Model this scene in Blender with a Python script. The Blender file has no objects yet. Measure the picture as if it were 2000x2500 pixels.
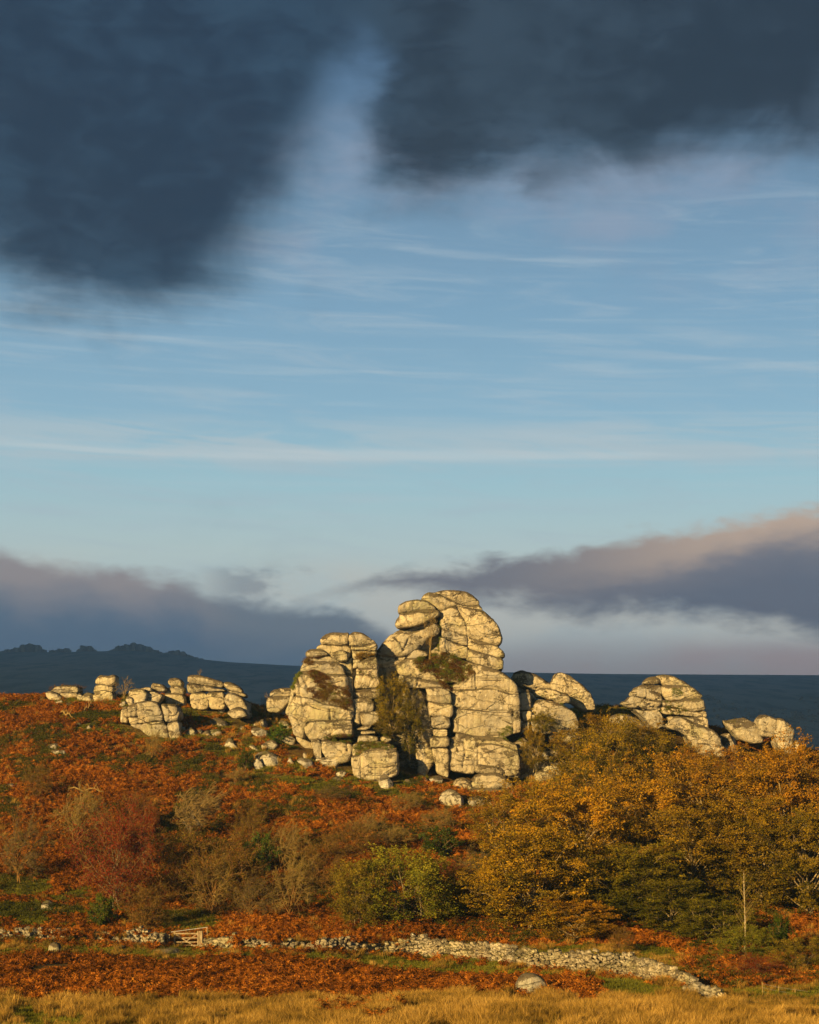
import bpy, bmesh, math, random
import numpy as np
from mathutils import Vector, Matrix, Euler
from mathutils.bvhtree import BVHTree

rng = np.random.default_rng(7)
random.seed(7)
SC = bpy.context.scene
COL = SC.collection
R = math.radians
F, YH, ZC = 4150.0, 1850.0, 14.0          # focal length in photo pixels, eye-level row, eye height

# ------------------------------------------------------------------ camera
cam = bpy.data.cameras.new('camera')
camo = bpy.data.objects.new('camera', cam)
COL.objects.link(camo)
camo.location = (0, 0, ZC)
camo.rotation_euler = (R(90), 0, 0)
cam.sensor_fit = 'VERTICAL'
cam.sensor_height = 36
cam.sensor_width = 28.8
cam.lens = F / 2500 * 36
cam.shift_y = (YH - 1250) / 2500
cam.clip_start = 0.5
cam.clip_end = 20000
SC.camera = camo

# ------------------------------------------------------------------ light
SUN_AZ, SUN_EL = 39.0, 15.0               # from behind the camera, on its left
a, e = R(SUN_AZ), R(SUN_EL)
sun_to = Vector((-math.sin(a) * math.cos(e), -math.cos(a) * math.cos(e), math.sin(e)))
sl = bpy.data.lights.new('sun', 'SUN')
sl.energy = 5.0
sl.angle = R(0.5)
sl.color = (1.0, 0.66, 0.24)
so = bpy.data.objects.new('sun', sl)
COL.objects.link(so)
so.rotation_euler = sun_to.to_track_quat('Z', 'Y').to_euler()
SC.view_settings.view_transform = 'Standard'
SC.view_settings.look = 'None'
SC.view_settings.gamma = 1
SC.view_settings.use_curve_mapping = False
SC.view_settings.exposure = 1.38
SC.cycles.use_denoising = True
SC.cycles.max_bounces = 5
SC.cycles.diffuse_bounces = 2
SC.cycles.glossy_bounces = 1
SC.cycles.transmission_bounces = 2
SC.cycles.transparent_max_bounces = 4
SC.cycles.volume_bounces = 0
SC.render.use_persistent_data = False


class G:
    """small node helper"""
    def __init__(s, nt):
        s.nt = nt

    def n(s, t, **k):
        nd = s.nt.nodes.new(t)
        for a_, v in k.items():
            setattr(nd, a_, v)
        return nd

    def put(s, sock, v):
        if isinstance(v, bpy.types.NodeSocket):
            s.nt.links.new(v, sock)
        elif isinstance(v, (tuple, list)) and len(v) == 3 and sock.type == 'RGBA':
            sock.default_value = (*v, 1)
        else:
            sock.default_value = v

    def m(s, op, a_=0, b=0, c=0, clamp=False):
        nd = s.n('ShaderNodeMath', operation=op, use_clamp=clamp)
        s.put(nd.inputs[0], a_)
        s.put(nd.inputs[1], b)
        s.put(nd.inputs[2], c)
        return nd.outputs[0]

    def mix(s, f, a_, b, t='MIX'):
        nd = s.n('ShaderNodeMix', data_type='RGBA', blend_type=t, clamp_factor=True)
        s.put(nd.inputs[0], f)
        s.put(nd.inputs[6], a_)
        s.put(nd.inputs[7], b)
        return nd.outputs[2]

    def smooth(s, v, lo, hi, tlo=0.0, thi=1.0):
        nd = s.n('ShaderNodeMapRange', interpolation_type='SMOOTHSTEP')
        for i, x in enumerate((v, lo, hi, tlo, thi)):
            s.put(nd.inputs[i], x)
        return nd.outputs[0]

    def noise(s, vec, scale, detail=4, rough=0.5, dist=0.0):
        nd = s.n('ShaderNodeTexNoise')
        s.put(nd.inputs['Vector'], vec)
        nd.inputs['Scale'].default_value = scale
        nd.inputs['Detail'].default_value = detail
        nd.inputs['Roughness'].default_value = rough
        nd.inputs['Distortion'].default_value = dist
        return nd.outputs[0]

    def comb(s, x, y, z=0.0):
        nd = s.n('ShaderNodeCombineXYZ')
        for i, v in enumerate((x, y, z)):
            s.put(nd.inputs[i], v)
        return nd.outputs[0]

    def sep(s, v):
        nd = s.n('ShaderNodeSeparateXYZ')
        s.put(nd.inputs[0], v)
        return nd.outputs

    def vmul(s, v, k):
        nd = s.n('ShaderNodeVectorMath', operation='MULTIPLY')
        s.put(nd.inputs[0], v)
        nd.inputs[1].default_value = k
        return nd.outputs[0]

    def ramp(s, f, stops):
        nd = s.n('ShaderNodeValToRGB')
        cr = nd.color_ramp
        while len(cr.elements) < len(stops):
            cr.elements.new(0.5)
        for el, (p, c) in zip(cr.elements, stops):
            el.position = p
            el.color = (*c, 1)
        s.put(nd.inputs[0], f)
        return nd.outputs[0]

    def curve(s, v, pts):
        """pts: (0..1 input, 0..1 output)"""
        nd = s.n('ShaderNodeFloatCurve')
        cv = nd.mapping.curves[0]
        while len(cv.points) < len(pts):
            cv.points.new(0.5, 0.5)
        for p, (x, y) in zip(cv.points, sorted(pts)):
            p.location = (x, y)
            p.handle_type = 'AUTO_CLAMPED'
        nd.mapping.extend = 'HORIZONTAL'
        nd.mapping.update()
        s.put(nd.inputs['Value'], v)
        return nd.outputs[0]


def lin(r, g, b):
    f = lambda c: (c / 255 / 12.92) if c <= 10 else ((c / 255 + 0.055) / 1.055) ** 2.4
    return (f(r), f(g), f(b))


# ------------------------------------------------------------------ sky
world = bpy.data.worlds.new('World')
SC.world = world
world.use_nodes = True
nt = world.node_tree
nt.nodes.clear()
g = G(nt)
out = g.n('ShaderNodeOutputWorld')
bg = g.n('ShaderNodeBackground')
SKY_S = 0.1
bg.inputs['Strength'].default_value = SKY_S
sky = g.n('ShaderNodeTexSky', sky_type='NISHITA', sun_disc=False)
sky.sun_elevation = R(SUN_EL)
sky.sun_rotation = R(180 + SUN_AZ)
sky.altitude = 300
sky.dust_density = 1.0
sky.ozone_density = 2.0
tc = g.n('ShaderNodeTexCoord').outputs['Generated']
X, Y, Z = g.sep(tc)
AZ = g.m('ARCTAN2', X, Y)
EL = g.m('ARCSINE', Z)


def azn(px):
    return (math.atan((px - 1000) / F) + 0.3) / 0.6


def eln(py):
    return math.atan((YH - py) / F) / 0.5


def sc(r, gg, b):
    """display colour -> world colour at this strength and exposure"""
    k = 1 / SKY_S / 2 ** SC.view_settings.exposure
    return tuple(c * k for c in lin(r, gg, b))


an = g.m('MULTIPLY_ADD', AZ, 1 / 0.6, 0.5)
en = g.m('MULTIPLY', EL, 2.0)             # 0..1 == 0..0.5 rad
wv = g.comb(g.m('MULTIPLY', AZ, 1.0), g.m('MULTIPLY', EL, 1.0), 0.3)
wv2 = g.comb(g.m('MULTIPLY', AZ, 1.0), g.m('MULTIPLY', EL, 2.2), 1.7)
wv3 = g.comb(g.m('MULTIPLY', AZ, 1.0), g.m('MULTIPLY_ADD', AZ, 0.6, g.m('MULTIPLY', EL, 9.0)), 4.7)
n_big = g.m('SUBTRACT', g.noise(wv, 7, 5, 0.5, 0.4), 0.5)
n_mid = g.m('SUBTRACT', g.noise(wv2, 22, 6, 0.55, 0.3), 0.5)
n_cir = g.noise(wv3, 9, 6, 0.6, 0.8)
# clear sky: the Nishita sky graded to the photograph's
base = g.mix(1.0, sky.outputs[0], g.ramp(en, [
    (0.0, (1, 1, 1)), (1.0, (1, 1, 1))]), 'MULTIPLY')
grad = g.ramp(en, [
    (eln(1640), sc(172, 170, 172)),
    (eln(1520), sc(198, 206, 206)),
    (eln(1350), sc(196, 214, 212)),
    (eln(1180), sc(168, 206, 216)),
    (eln(1000), sc(146, 186, 208)),
    (eln(750), sc(128, 168, 195)),
    (eln(400), sc(110, 142, 170)),
    (eln(100), sc(86, 120, 156)),
    (1.0, sc(60, 84, 118))])
clear = g.mix(0.95, base, grad)
cir = g.m('MULTIPLY', g.smooth(n_cir, 0.45, 0.75), g.smooth(en, eln(1640), eln(1200)))
cir = g.m('MULTIPLY', cir, g.smooth(en, eln(250), eln(700)))
clear = g.mix(g.m('MULTIPLY', cir, 0.45), clear, sc(182, 200, 212))
cir2 = g.m('MULTIPLY', g.smooth(g.noise(wv2, 12, 5, 0.55), 0.42, 0.7), g.m('MULTIPLY', g.smooth(en, eln(800), eln(550)), g.smooth(en, eln(150), eln(400))))
clear = g.mix(g.m('MULTIPLY', cir2, 0.6), clear, sc(152, 166, 188))
# low bank, right
topR = g.curve(an, [(azn(x), eln(y)) for x, y in [(700, 1490), (850, 1432), (950, 1402), (1100, 1378), (1300, 1348), (1500, 1320), (1650, 1295), (1800, 1262), (2000, 1240), (2300, 1215)]])
botR = g.curve(an, [(azn(x), eln(y)) for x, y in [(700, 1470), (850, 1438), (1000, 1440), (1200, 1452), (1400, 1480), (1600, 1490), (1800, 1505), (2000, 1545), (2300, 1600)]])
n_fin = g.m('SUBTRACT', g.noise(wv2, 70, 5, 0.55, 0.2), 0.5)
wn = g.m('ADD', g.m('MULTIPLY', n_fin, 0.018), g.m('MULTIPLY_ADD', n_mid, 0.065, g.m('MULTIPLY', n_big, 0.03)))
enw = g.m('ADD', en, wn)
inR = g.m('MULTIPLY', g.smooth(g.m('SUBTRACT', topR, enw), -0.008, 0.018), g.smooth(g.m('SUBTRACT', enw, botR), -0.024, 0.014))
hR = g.m('ADD', g.m('DIVIDE', g.m('SUBTRACT', topR, enw), 0.085), g.m('MULTIPLY', n_mid, 1.1))
pinkR = g.smooth(an, azn(1150), azn(1900))
colR = g.mix(pinkR, sc(124, 124, 134), g.mix(g.smooth(hR, 0.3, 0.75), sc(202, 176, 156), sc(120, 120, 132)))
colR = g.mix(g.m('MULTIPLY', g.smooth(hR, 0.5, 1.1), 0.7), colR, sc(92, 102, 122))
# low pink haze to the right near the horizon
low = g.m('MULTIPLY', g.smooth(en, eln(1540), eln(1620)), g.smooth(an, azn(1000), azn(1500)))
low = g.m('MULTIPLY', low, g.smooth(g.m('ADD', g.noise(wv2, 10, 4), 0), 0.3, 0.6))
veil = g.m('MULTIPLY', g.smooth(en, eln(1540), eln(1640)), 0.5)
clear = g.mix(veil, clear, sc(165, 160, 166))
band = g.m('MULTIPLY', g.m('MULTIPLY', g.smooth(en, eln(1170), eln(1110)), g.smooth(en, eln(1010), eln(1080))), g.smooth(n_cir, 0.38, 0.6))
clear = g.mix(g.m('MULTIPLY', band, 0.75), clear, sc(188, 206, 214))
clear = g.mix(g.m('MULTIPLY', low, 0.8), clear, sc(182, 162, 162))
wst = g.comb(g.m('MULTIPLY', AZ, 1.0), g.m('MULTIPLY_ADD', AZ, 0.8, g.m('MULTIPLY', EL, 26.0)), 8.1)
stk = g.smooth(g.noise(wst, 7, 5, 0.6, 0.5), 0.46, 0.72)
stw = g.m('MULTIPLY', g.smooth(en, eln(1420), eln(1250)), g.smooth(en, eln(560), eln(800)))
clear = g.mix(g.m('MULTIPLY', g.m('MULTIPLY', stk, stw), 0.24), clear, sc(196, 212, 220))
bnd2 = g.m('MULTIPLY', g.smooth(g.m('ABSOLUTE', g.m('SUBTRACT', g.m('ADD', en, g.m('MULTIPLY', n_big, .01)), eln(1112))), 0.011, 0.002), g.smooth(g.noise(wst, 4, 4, 0.6), 0.35, 0.6))
clear = g.mix(g.m('MULTIPLY', bnd2, 0.6), clear, sc(206, 218, 222))
crm = g.m('MULTIPLY', g.smooth(g.noise(wv2, 9, 5, 0.55), 0.42, 0.62), g.m('MULTIPLY', g.smooth(en, eln(1610), eln(1540)), g.smooth(en, eln(1330), eln(1430))))
clear = g.mix(g.m('MULTIPLY', crm, 0.75), clear, sc(212, 212, 204))
s1 = g.mix(g.m('MULTIPLY', inR, 0.95), clear, colR)
# low bank, left
topL = g.curve(an, [(azn(x), eln(y)) for x, y in [(-300, 1350), (0, 1368), (60, 1384), (200, 1376), (350, 1392), (460, 1408), (520, 1450), (620, 1478), (760, 1490), (860, 1508), (960, 1540), (1050, 1590), (1200, 1720)]])
enl = g.m('ADD', en, g.m('MULTIPLY', wn, 0.8))
dL = g.m('SUBTRACT', topL, enl)
inL = g.smooth(dL, -0.007, 0.018)
hL = g.m('ADD', g.m('DIVIDE', dL, 0.06), g.m('MULTIPLY', n_mid, 1.6))
colL = g.mix(g.smooth(hL, 0.3, 1.3), g.mix(g.smooth(an, azn(350), azn(620)), sc(158, 150, 152), sc(116, 128, 142)), sc(88, 112, 138))
s2 = g.mix(g.m('MULTIPLY', inL, 0.96), s1, colL)
# wisps in the gap
wis = g.m('MULTIPLY', g.smooth(g.noise(wv2, 16, 5, 0.6), 0.5, 0.66), g.m('MULTIPLY', g.smooth(en, eln(1370), eln(1400)), g.m('MULTIPLY', g.smooth(an, azn(450), azn(600)), g.smooth(an, azn(850), azn(720)))))
s2 = g.mix(g.m('MULTIPLY', wis, 0.6), s2, sc(130, 138, 150))
# high dark cloud, which goes on overhead
wx = g.m('ADD', an, g.m('MULTIPLY_ADD', n_mid, 0.050, g.m('MULTIPLY', n_big, 0.10)))
n_b2 = g.m('SUBTRACT', g.noise(wv3, 5, 5, 0.55, 0.3), 0.5)
wy = g.m('ADD', en, g.m('MULTIPLY_ADD', g.m('SUBTRACT', g.noise(wv, 15, 5, 0.55, 0.6), 0.5), 0.09, g.m('MULTIPLY', n_b2, 0.05)))


def blob(cx, cy, rx, ry, p=1.0):
    dx = g.m('DIVIDE', g.m('SUBTRACT', wx, azn(cx)), rx / F / 0.6)
    dy = g.m('DIVIDE', g.m('SUBTRACT', wy, eln(cy)), ry / F * 2)
    r2 = g.m('ADD', g.m('MULTIPLY', dx, dx), g.m('MULTIPLY', dy, dy))
    return g.m('MULTIPLY', g.m('EXPONENT', g.m('MULTIPLY', g.m('POWER', r2, 1.4), -1.0)), p)

D = g.m('MULTIPLY', g.smooth(wy, eln(230), eln(-60)), 1.1)
for cx, cy, rx, ry, p_ in [(60, 400, 470, 330, 1.0), (330, 540, 320, 210, .9), (560, 170, 280, 210, .75), (300, 60, 420, 220, .7), (420, 420, 240, 260, .5), (660, 200, 170, 210, .45), (1500, 330, 500, 130, .35),
                           (1240, 150, 360, 250, 1.0), (1650, 120, 460, 230, 1.0), (1040, 240, 160, 190, .8), (2150, 140, 400, 260, 1.0), (-500, 300, 500, 330, 1.0), (620, 430, 100, 60, .3), (1330, 460, 70, 45, .28), (780, 720, 50, 40, .2)]:
    D = g.m('ADD', D, blob(cx, cy, rx, ry, p_))
D = g.m('ADD', D, g.m('MULTIPLY', blob(850, 230, 90, 130), -.35))
D = g.m('ADD', D, g.m('ADD', g.m('MULTIPLY_ADD', n_mid, 0.7, g.m('MULTIPLY', n_big, 0.6)), g.m('MULTIPLY', n_fin, 0.2)))
inT = g.smooth(D, 0.02, 1.55)
ntop = g.noise(wv, 12, 5, 0.5, 0.3)
ntop = g.m('ADD', g.m('MULTIPLY', ntop, .6), g.m('MULTIPLY', g.noise(wv2, 30, 6, 0.6, 0.5), .4))
colT = g.mix(g.smooth(ntop, 0.4, 0.62), sc(36, 54, 76), sc(50, 74, 97))
colT = g.mix(g.smooth(an, azn(700), azn(1100)), colT, g.mix(g.smooth(ntop, 0.4, 0.62), sc(40, 54, 70), sc(54, 71, 88)))
s3 = g.mix(g.m('MULTIPLY', inT, 0.97), s2, colT)
nt.links.new(s3, bg.inputs['Color'])
nt.links.new(bg.outputs[0], out.inputs['Surface'])


# ------------------------------------------------------------------ noise in numpy
def _hash(ix, iy, iz, seed):
    h = (ix.astype(np.int64) * 374761393 + iy.astype(np.int64) * 668265263 + iz.astype(np.int64) * 2147483647 + seed * 144665) & 0xffffffff
    h = ((h ^ (h >> 13)) * 1274126177) & 0xffffffff
    return (((h ^ (h >> 16)) & 0xffff) / 65535.0) * 2 - 1


def vnoise(p, seed=0):
    p = np.asarray(p, float)
    i = np.floor(p).astype(np.int64)
    f = p - i
    f = f * f * (3 - 2 * f)
    r = 0
    for dx in (0, 1):
        wx = f[..., 0] if dx else 1 - f[..., 0]
        for dy in (0, 1):
            wy = f[..., 1] if dy else 1 - f[..., 1]
            for dz in (0, 1):
                wz = f[..., 2] if dz else 1 - f[..., 2]
                r = r + wx * wy * wz * _hash(i[..., 0] + dx, i[..., 1] + dy, i[..., 2] + dz, seed)
    return r


def fbm(p, octs=4, seed=0, gain=0.5):
    p = np.asarray(p, float)
    r, am, tot = 0, 1.0, 0
    for o in range(octs):
        r = r + am * vnoise(p * 2 ** o + o * 17.3, seed + o)
        tot += am
        am *= gain
    return r / tot


def fbm2(x, y, octs=4, seed=0, gain=0.5):
    x = np.asarray(x, float)
    y = np.asarray(y, float)
    return fbm(np.stack([x, y, np.zeros_like(x) + seed * 3.7], -1), octs, seed, gain)


# ------------------------------------------------------------------ terrain
XC = [-60, -43, -30, -23, -17, -11, -4, 9, 22, 35, 48]
ROWS = [
    (-60, [6.0] * 11), (0, [12.2] * 11), (35, [7.0] * 11), (60, [2.9] * 11), (75, [2.0] * 11), (88, [1.0] * 11), (98, [0.35] * 11), (112, [0.1] * 11),
    (122, [0.5, 0.5, 0.4, 0.35, 0.3, 0.3, 0.3, 0.3, 0.3, 0.3, 0.3]),
    (135, [2.9, 2.7, 2.5, 2.4, 2.3, 2.25, 2.2, 2, 2, 2, 2]),
    (150, [7.2, 7, 6.6, 6.4, 6.2, 6, 5.8, 5.2, 5.4, 5.4, 5.2]),
    (165, [12.2, 12, 11.4, 11, 10.6, 10.9, 9.9, 8.6, 9.4, 9.2, 8.4]),
    (172, [14.8, 14.6, 14, 13.45, 12.9, 14, 11.7, 9.9, 12.6, 10.8, 9.4]),
    (178, [17, 16.9, 16.6, 16.1, 15.2, 15.6, 13.4, 12, 15.6, 12.6, 10.8]),
    (190, [21, 20.9, 20.9, 20.6, 19.3, 17.6, 16, 16, 19.4, 16.4, 13]),
    (196, [21, 21.1, 21.1, 20.8, 19.9, 18.6, 17, 18, 20.2, 17.6, 14.4]),
    (210, [18, 18, 18, 17.2, 16.4, 15.9, 15.4, 16, 17.5, 16, 13]),
    (250, [6.0] * 11), (330, [-8.0] * 11)]
gx = np.arange(-200, 201, 2.0)
gy = np.arange(-60, 331, 2.0)
RY = np.array([r[0] for r in ROWS], float)
RZ = np.array([np.interp(gx, XC, r[1]) for r in ROWS])        # rows x gx
TAB = np.array([np.interp(gy, RY, RZ[:, i]) for i in range(len(gx))])   # gx x gy
for _ in range(3):
    P = np.pad(TAB, 1, mode='edge')
    TAB = (P[:-2, 1:-1] + P[2:, 1:-1] + P[1:-1, :-2] + P[1:-1, 2:] + 2 * P[1:-1, 1:-1]) / 6


def near_h(x, y):
    x = np.asarray(x, float)
    y = np.asarray(y, float)
    u = np.clip((x + 200) / 2, 0, len(gx) - 1.001)
    v = np.clip((y + 60) / 2, 0, len(gy) - 1.001)
    i, j = u.astype(int), v.astype(int)
    fu, fv = u - i, v - j
    z = (TAB[i, j] * (1 - fu) * (1 - fv) + TAB[i + 1, j] * fu * (1 - fv) + TAB[i, j + 1] * (1 - fu) * fv + TAB[i + 1, j + 1] * fu * fv)
    rough = np.clip((y - 60) / 60, 0.15, 1)
    rough2 = rough * (1 - .6 * np.clip((y - 160) / 20, 0, 1))
    return z + rough2 * (0.9 * fbm2(x / 9, y / 9, 3, 3) + 0.25 * fbm2(x / 2.3, y / 2.3, 2, 5))


RPX = [(-1500, 1625), (-400, 1602), (0, 1592), (150, 1592), (320, 1588), (420, 1596), (500, 1610), (560, 1616), (700, 1624), (900, 1632), (1240, 1641), (1500, 1645), (2000, 1648), (3000, 1640), (5000, 1660)]
RX = [(p - 1000) * 2200 / F for p, q in RPX]
RH = [ZC + (YH - q) * 2200 / F for p, q in RPX]


def far_h(x, y):
    ridge = np.interp(x, RX, RH)
    t = (y - 450) / 1750
    prof = np.where(t < 1, np.clip(t, 0, 1) ** 0.95, 1 - 0.45 * np.clip(t - 1, 0, 3) ** 1.3)
    z = -22 + (ridge + 22) * prof
    w = np.clip((y - 400) / 500, 0, 1) * np.clip((2200 - y) / 300, 0.06, 1)
    return z + w * (7 * fbm2(x / 260, y / 260, 4, 11))


def ground_h(x, y):
    x = np.asarray(x, float)
    y = np.asarray(y, float)
    w = np.clip((y - 270) / 100, 0, 1)
    w = w * w * (3 - 2 * w)
    side = np.clip((np.abs(x) - 150) / 300, 0, 1)
    side = side * side * (3 - 2 * side)
    nh = near_h(x, y) * (1 - side) + side * (0.0 + 3 * fbm2(x / 80, y / 80, 3, 21))
    return nh * (1 - w) + far_h(x, y) * w


def P3(px, py, Yd):
    return Vector(((px - 1000) * Yd / F, Yd, ZC + (YH - py) * Yd / F))


def gdepth(px, py, lo=62, hi=205):
    ys = np.arange(lo, hi, 0.25)
    xs = (px - 1000) * ys / F
    q = YH - (ground_h(xs, ys) - ZC) * F / ys
    k = np.nonzero(q <= py)[0]
    return float(ys[k[0]]) if len(k) else float(hi)


def gpt(px, py):
    Yd = gdepth(px, py)
    x = (px - 1000) * Yd / F
    return Vector((x, Yd, float(ground_h(x, Yd))))


# ------------------------------------------------------------------ object helpers
def mesh_from(name, verts, faces, smooth=False, attrs=None):
    me = bpy.data.meshes.new(name)
    verts = np.asarray(verts, np.float32)
    nv = len(verts)
    me.vertices.add(nv)
    me.vertices.foreach_set('co', verts.ravel())
    if isinstance(faces, np.ndarray):
        k = faces.shape[1]
        me.loops.add(faces.size)
        me.loops.foreach_set('vertex_index', faces.astype(np.int32).ravel())
        me.polygons.add(len(faces))
        me.polygons.foreach_set('loop_start', np.arange(0, faces.size, k, dtype=np.int32))
    else:
        flat = np.concatenate([np.asarray(f, np.int32).ravel() for f in faces])
        cnt = np.concatenate([np.full(len(f), np.asarray(f).shape[1], np.int32) for f in faces])
        me.loops.add(len(flat))
        me.loops.foreach_set('vertex_index', flat)
        me.polygons.add(len(cnt))
        me.polygons.foreach_set('loop_start', np.concatenate([[0], np.cumsum(cnt)[:-1]]).astype(np.int32))
    me.update(calc_edges=True)
    if smooth:
        me.polygons.foreach_set('use_smooth', np.ones(len(me.polygons), bool))
    if attrs:
        for an_, av in attrs.items():
            at = me.attributes.new(an_, 'FLOAT', 'POINT')
            at.data.foreach_set('value', np.asarray(av, np.float32))
    me.validate()
    return me


def obj(name, me, mat=None, parent=None, loc=None):
    o = bpy.data.objects.new(name, me)
    COL.objects.link(o)
    if mat is not None and me is not None and not me.materials:
        me.materials.append(mat)
    if parent is not None:
        o.parent = parent
    if loc is not None:
        o.location = loc
    return o


def tag(o, label=None, cat=None, group=None, kind=None):
    if label:
        o['label'] = label
    if cat:
        o['category'] = cat
    if group:
        o['group'] = group
    if kind:
        o['kind'] = kind
    return o


def empty(name, loc=(0, 0, 0)):
    o = bpy.data.objects.new(name, None)
    COL.objects.link(o)
    o.location = loc
    return o


def new_mat(name):
    m = bpy.data.materials.new(name)
    m.use_nodes = True
    m.node_tree.nodes.clear()
    return m, G(m.node_tree)


def finish(m, gg, col, rough=0.85, bump=None, trans=0.0, spec=0.3, bstr=0.5, bdist=0.1):
    o_ = gg.n('ShaderNodeOutputMaterial')
    nrm = None
    if bump is not None:
        b = gg.n('ShaderNodeBump')
        b.inputs['Strength'].default_value = bstr
        b.inputs['Distance'].default_value = bdist
        gg.put(b.inputs['Height'], bump)
        nrm = b.outputs[0]
    if trans > 0:
        d = gg.n('ShaderNodeBsdfDiffuse')
        t = gg.n('ShaderNodeBsdfTranslucent')
        gg.put(d.inputs[0], col)
        gg.put(t.inputs[0], col)
        mx = gg.n('ShaderNodeMixShader')
        mx.inputs[0].default_value = trans
        gg.nt.links.new(d.outputs[0], mx.inputs[1])
        gg.nt.links.new(t.outputs[0], mx.inputs[2])
        gg.nt.links.new(mx.outputs[0], o_.inputs[0])
    else:
        p = gg.n('ShaderNodeBsdfPrincipled')
        gg.put(p.inputs['Base Color'], col)
        p.inputs['Roughness'].default_value = rough
        p.inputs['Specular IOR Level'].default_value = spec
        if nrm is not None:
            gg.nt.links.new(nrm, p.inputs['Normal'])
        gg.nt.links.new(p.outputs[0], o_.inputs[0])
    return m


# ------------------------------------------------------------------ materials
def granite_mat(name, dark=1.0, moss=0.3, light=(0.43, 0.365, 0.245), mid=(0.25, 0.21, 0.14)):
    m, q = new_mat(name)
    geo = q.n('ShaderNodeNewGeometry')
    pos = geo.outputs['Position']
    nz = q.sep(geo.outputs['Normal'])[2]
    n1 = q.noise(pos, 0.55, 5, 0.6, 0.4)
    n2 = q.noise(pos, 2.6, 5, 0.65)
    n3 = q.noise(pos, 9.0, 4, 0.7)
    streak = q.noise(q.vmul(pos, (1.6, 1.6, 0.22)), 1.5, 4, 0.6)
    col = q.mix(q.smooth(n1, 0.3, 0.7), mid, light)
    col = q.mix(q.smooth(n2, 0.35, 0.75, 0, 0.55), col, (0.48, 0.45, 0.38))
    col = q.mix(q.smooth(streak, 0.5, 0.64, 0, 0.62), col, (0.19, 0.165, 0.125))
    col = q.mix(q.smooth(q.noise(pos, 0.3, 4, 0.6, 0.8), 0.5, 0.62, 0, 0.6), col, (0.27, 0.255, 0.22))
    # green-yellow algae
    al = q.m('MULTIPLY', q.smooth(q.noise(pos, 0.35, 3, 0.5), 0.48, 0.66), q.smooth(n2, 0.3, 0.65))
    col = q.mix(q.m('MULTIPLY', al, 0.55), col, (0.30, 0.29, 0.12))
    mot = q.smooth(q.noise(pos, 4.6, 4, 0.7, 0.4), 0.5, 0.66, 0, 0.42)
    col = q.mix(mot, col, (0.15, 0.12, 0.075))
    oi = q.n('ShaderNodeObjectInfo')
    col = q.mix(1.0, col, q.ramp(oi.outputs['Random'], [(0.0, (.88, .88, .9)), (.5, (1.04, 1.03, 1.0)), (1.0, (1.2, 1.17, 1.1))]), 'MULTIPLY')
    # pale lichen spots
    vo = q.n('ShaderNodeTexVoronoi')
    vo.inputs['Scale'].default_value = 2.2
    q.put(vo.inputs['Vector'], pos)
    sp = q.m('MULTIPLY', q.smooth(vo.outputs['Distance'], 0.24, 0.16), q.smooth(n2, 0.5, 0.6))
    col = q.mix(q.m('MULTIPLY', sp, 0.6), col, (0.62, 0.60, 0.52))
    # dark brown lichen: patchy, denser on tops
    up = q.smooth(nz, 0.05, 0.75, 0.0, 0.19)
    dk = q.m('ADD', q.m('ADD', q.m('MULTIPLY', q.noise(pos, 0.7, 3, 0.5, 0.5), 0.55), q.m('MULTIPLY', n3, 0.25)), q.m('MULTIPLY', q.noise(pos, 3.2, 4, 0.7), 0.35))
    dk = q.m('ADD', dk, up)
    dmask = q.smooth(dk, 0.625, 0.675)
    col = q.mix(q.m('MULTIPLY', dmask, 0.86 * dark), col, (0.062, 0.046, 0.026))
    # moss
    mo = q.m('ADD', q.noise(q.vmul(pos, (1, 1, 1)), 0.5, 5, 0.7, 0.6), q.smooth(nz, 0.1, 0.9, 0.0, 0.2))
    col = q.mix(q.m('MULTIPLY', q.smooth(mo, 0.70, 0.78), moss), col, (0.10, 0.095, 0.022))
    v2 = q.n('ShaderNodeTexVoronoi', feature='DISTANCE_TO_EDGE')
    v2.inputs['Scale'].default_value = 1.0
    q.put(v2.inputs['Vector'], q.comb(q.m('ADD', q.m('MULTIPLY', q.sep(pos)[0], 0.3), q.m('MULTIPLY', n2, 0.5)), q.m('MULTIPLY', q.sep(pos)[1], 0.3), q.m('MULTIPLY_ADD', n2, 0.4, q.m('MULTIPLY', q.sep(pos)[2], 0.75))))
    crack = q.smooth(v2.outputs[0], 0.0, 0.035)
    bump = q.m('ADD', q.m('MULTIPLY', n3, 0.35), q.m('ADD', q.m('MULTIPLY', n2, 0.6), q.m('MULTIPLY', crack, 0.45)))
    return finish(m, q, col, 0.9, bump, 0, 0.15, 1.0, 0.28)


M_ROCK = granite_mat('granite')
M_ROCK_MOSSY = granite_mat('mossy_granite', 1.0, 0.85)
M_BOULDER = granite_mat('boulder_granite', 1.0, 0.6, (0.40, 0.38, 0.33), (0.22, 0.205, 0.17))
M_WALL = granite_mat('wall_stone', 0.75, 0.5, (0.33, 0.28, 0.185), (0.16, 0.13, 0.08))


def ground_mat():
    m, q = new_mat('moor_turf')
    pos = q.n('ShaderNodeNewGeometry').outputs['Position']
    n1 = q.noise(pos, 0.13, 5, 0.6, 0.5)
    n2 = q.noise(pos, 1.3, 5, 0.7)
    n3 = q.noise(pos, 6, 3, 0.7)
    col = q.mix(q.smooth(n1, 0.35, 0.65), (0.085, 0.042, 0.012), (0.06, 0.05, 0.014))
    col = q.mix(q.smooth(n2, 0.4, 0.7), col, (0.12, 0.085, 0.025))
    bump = q.m('ADD', n2, n3)
    return finish(m, q, col, 0.95, bump, 0, 0.1, 0.8, 0.25)


M_GROUND = ground_mat()


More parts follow.
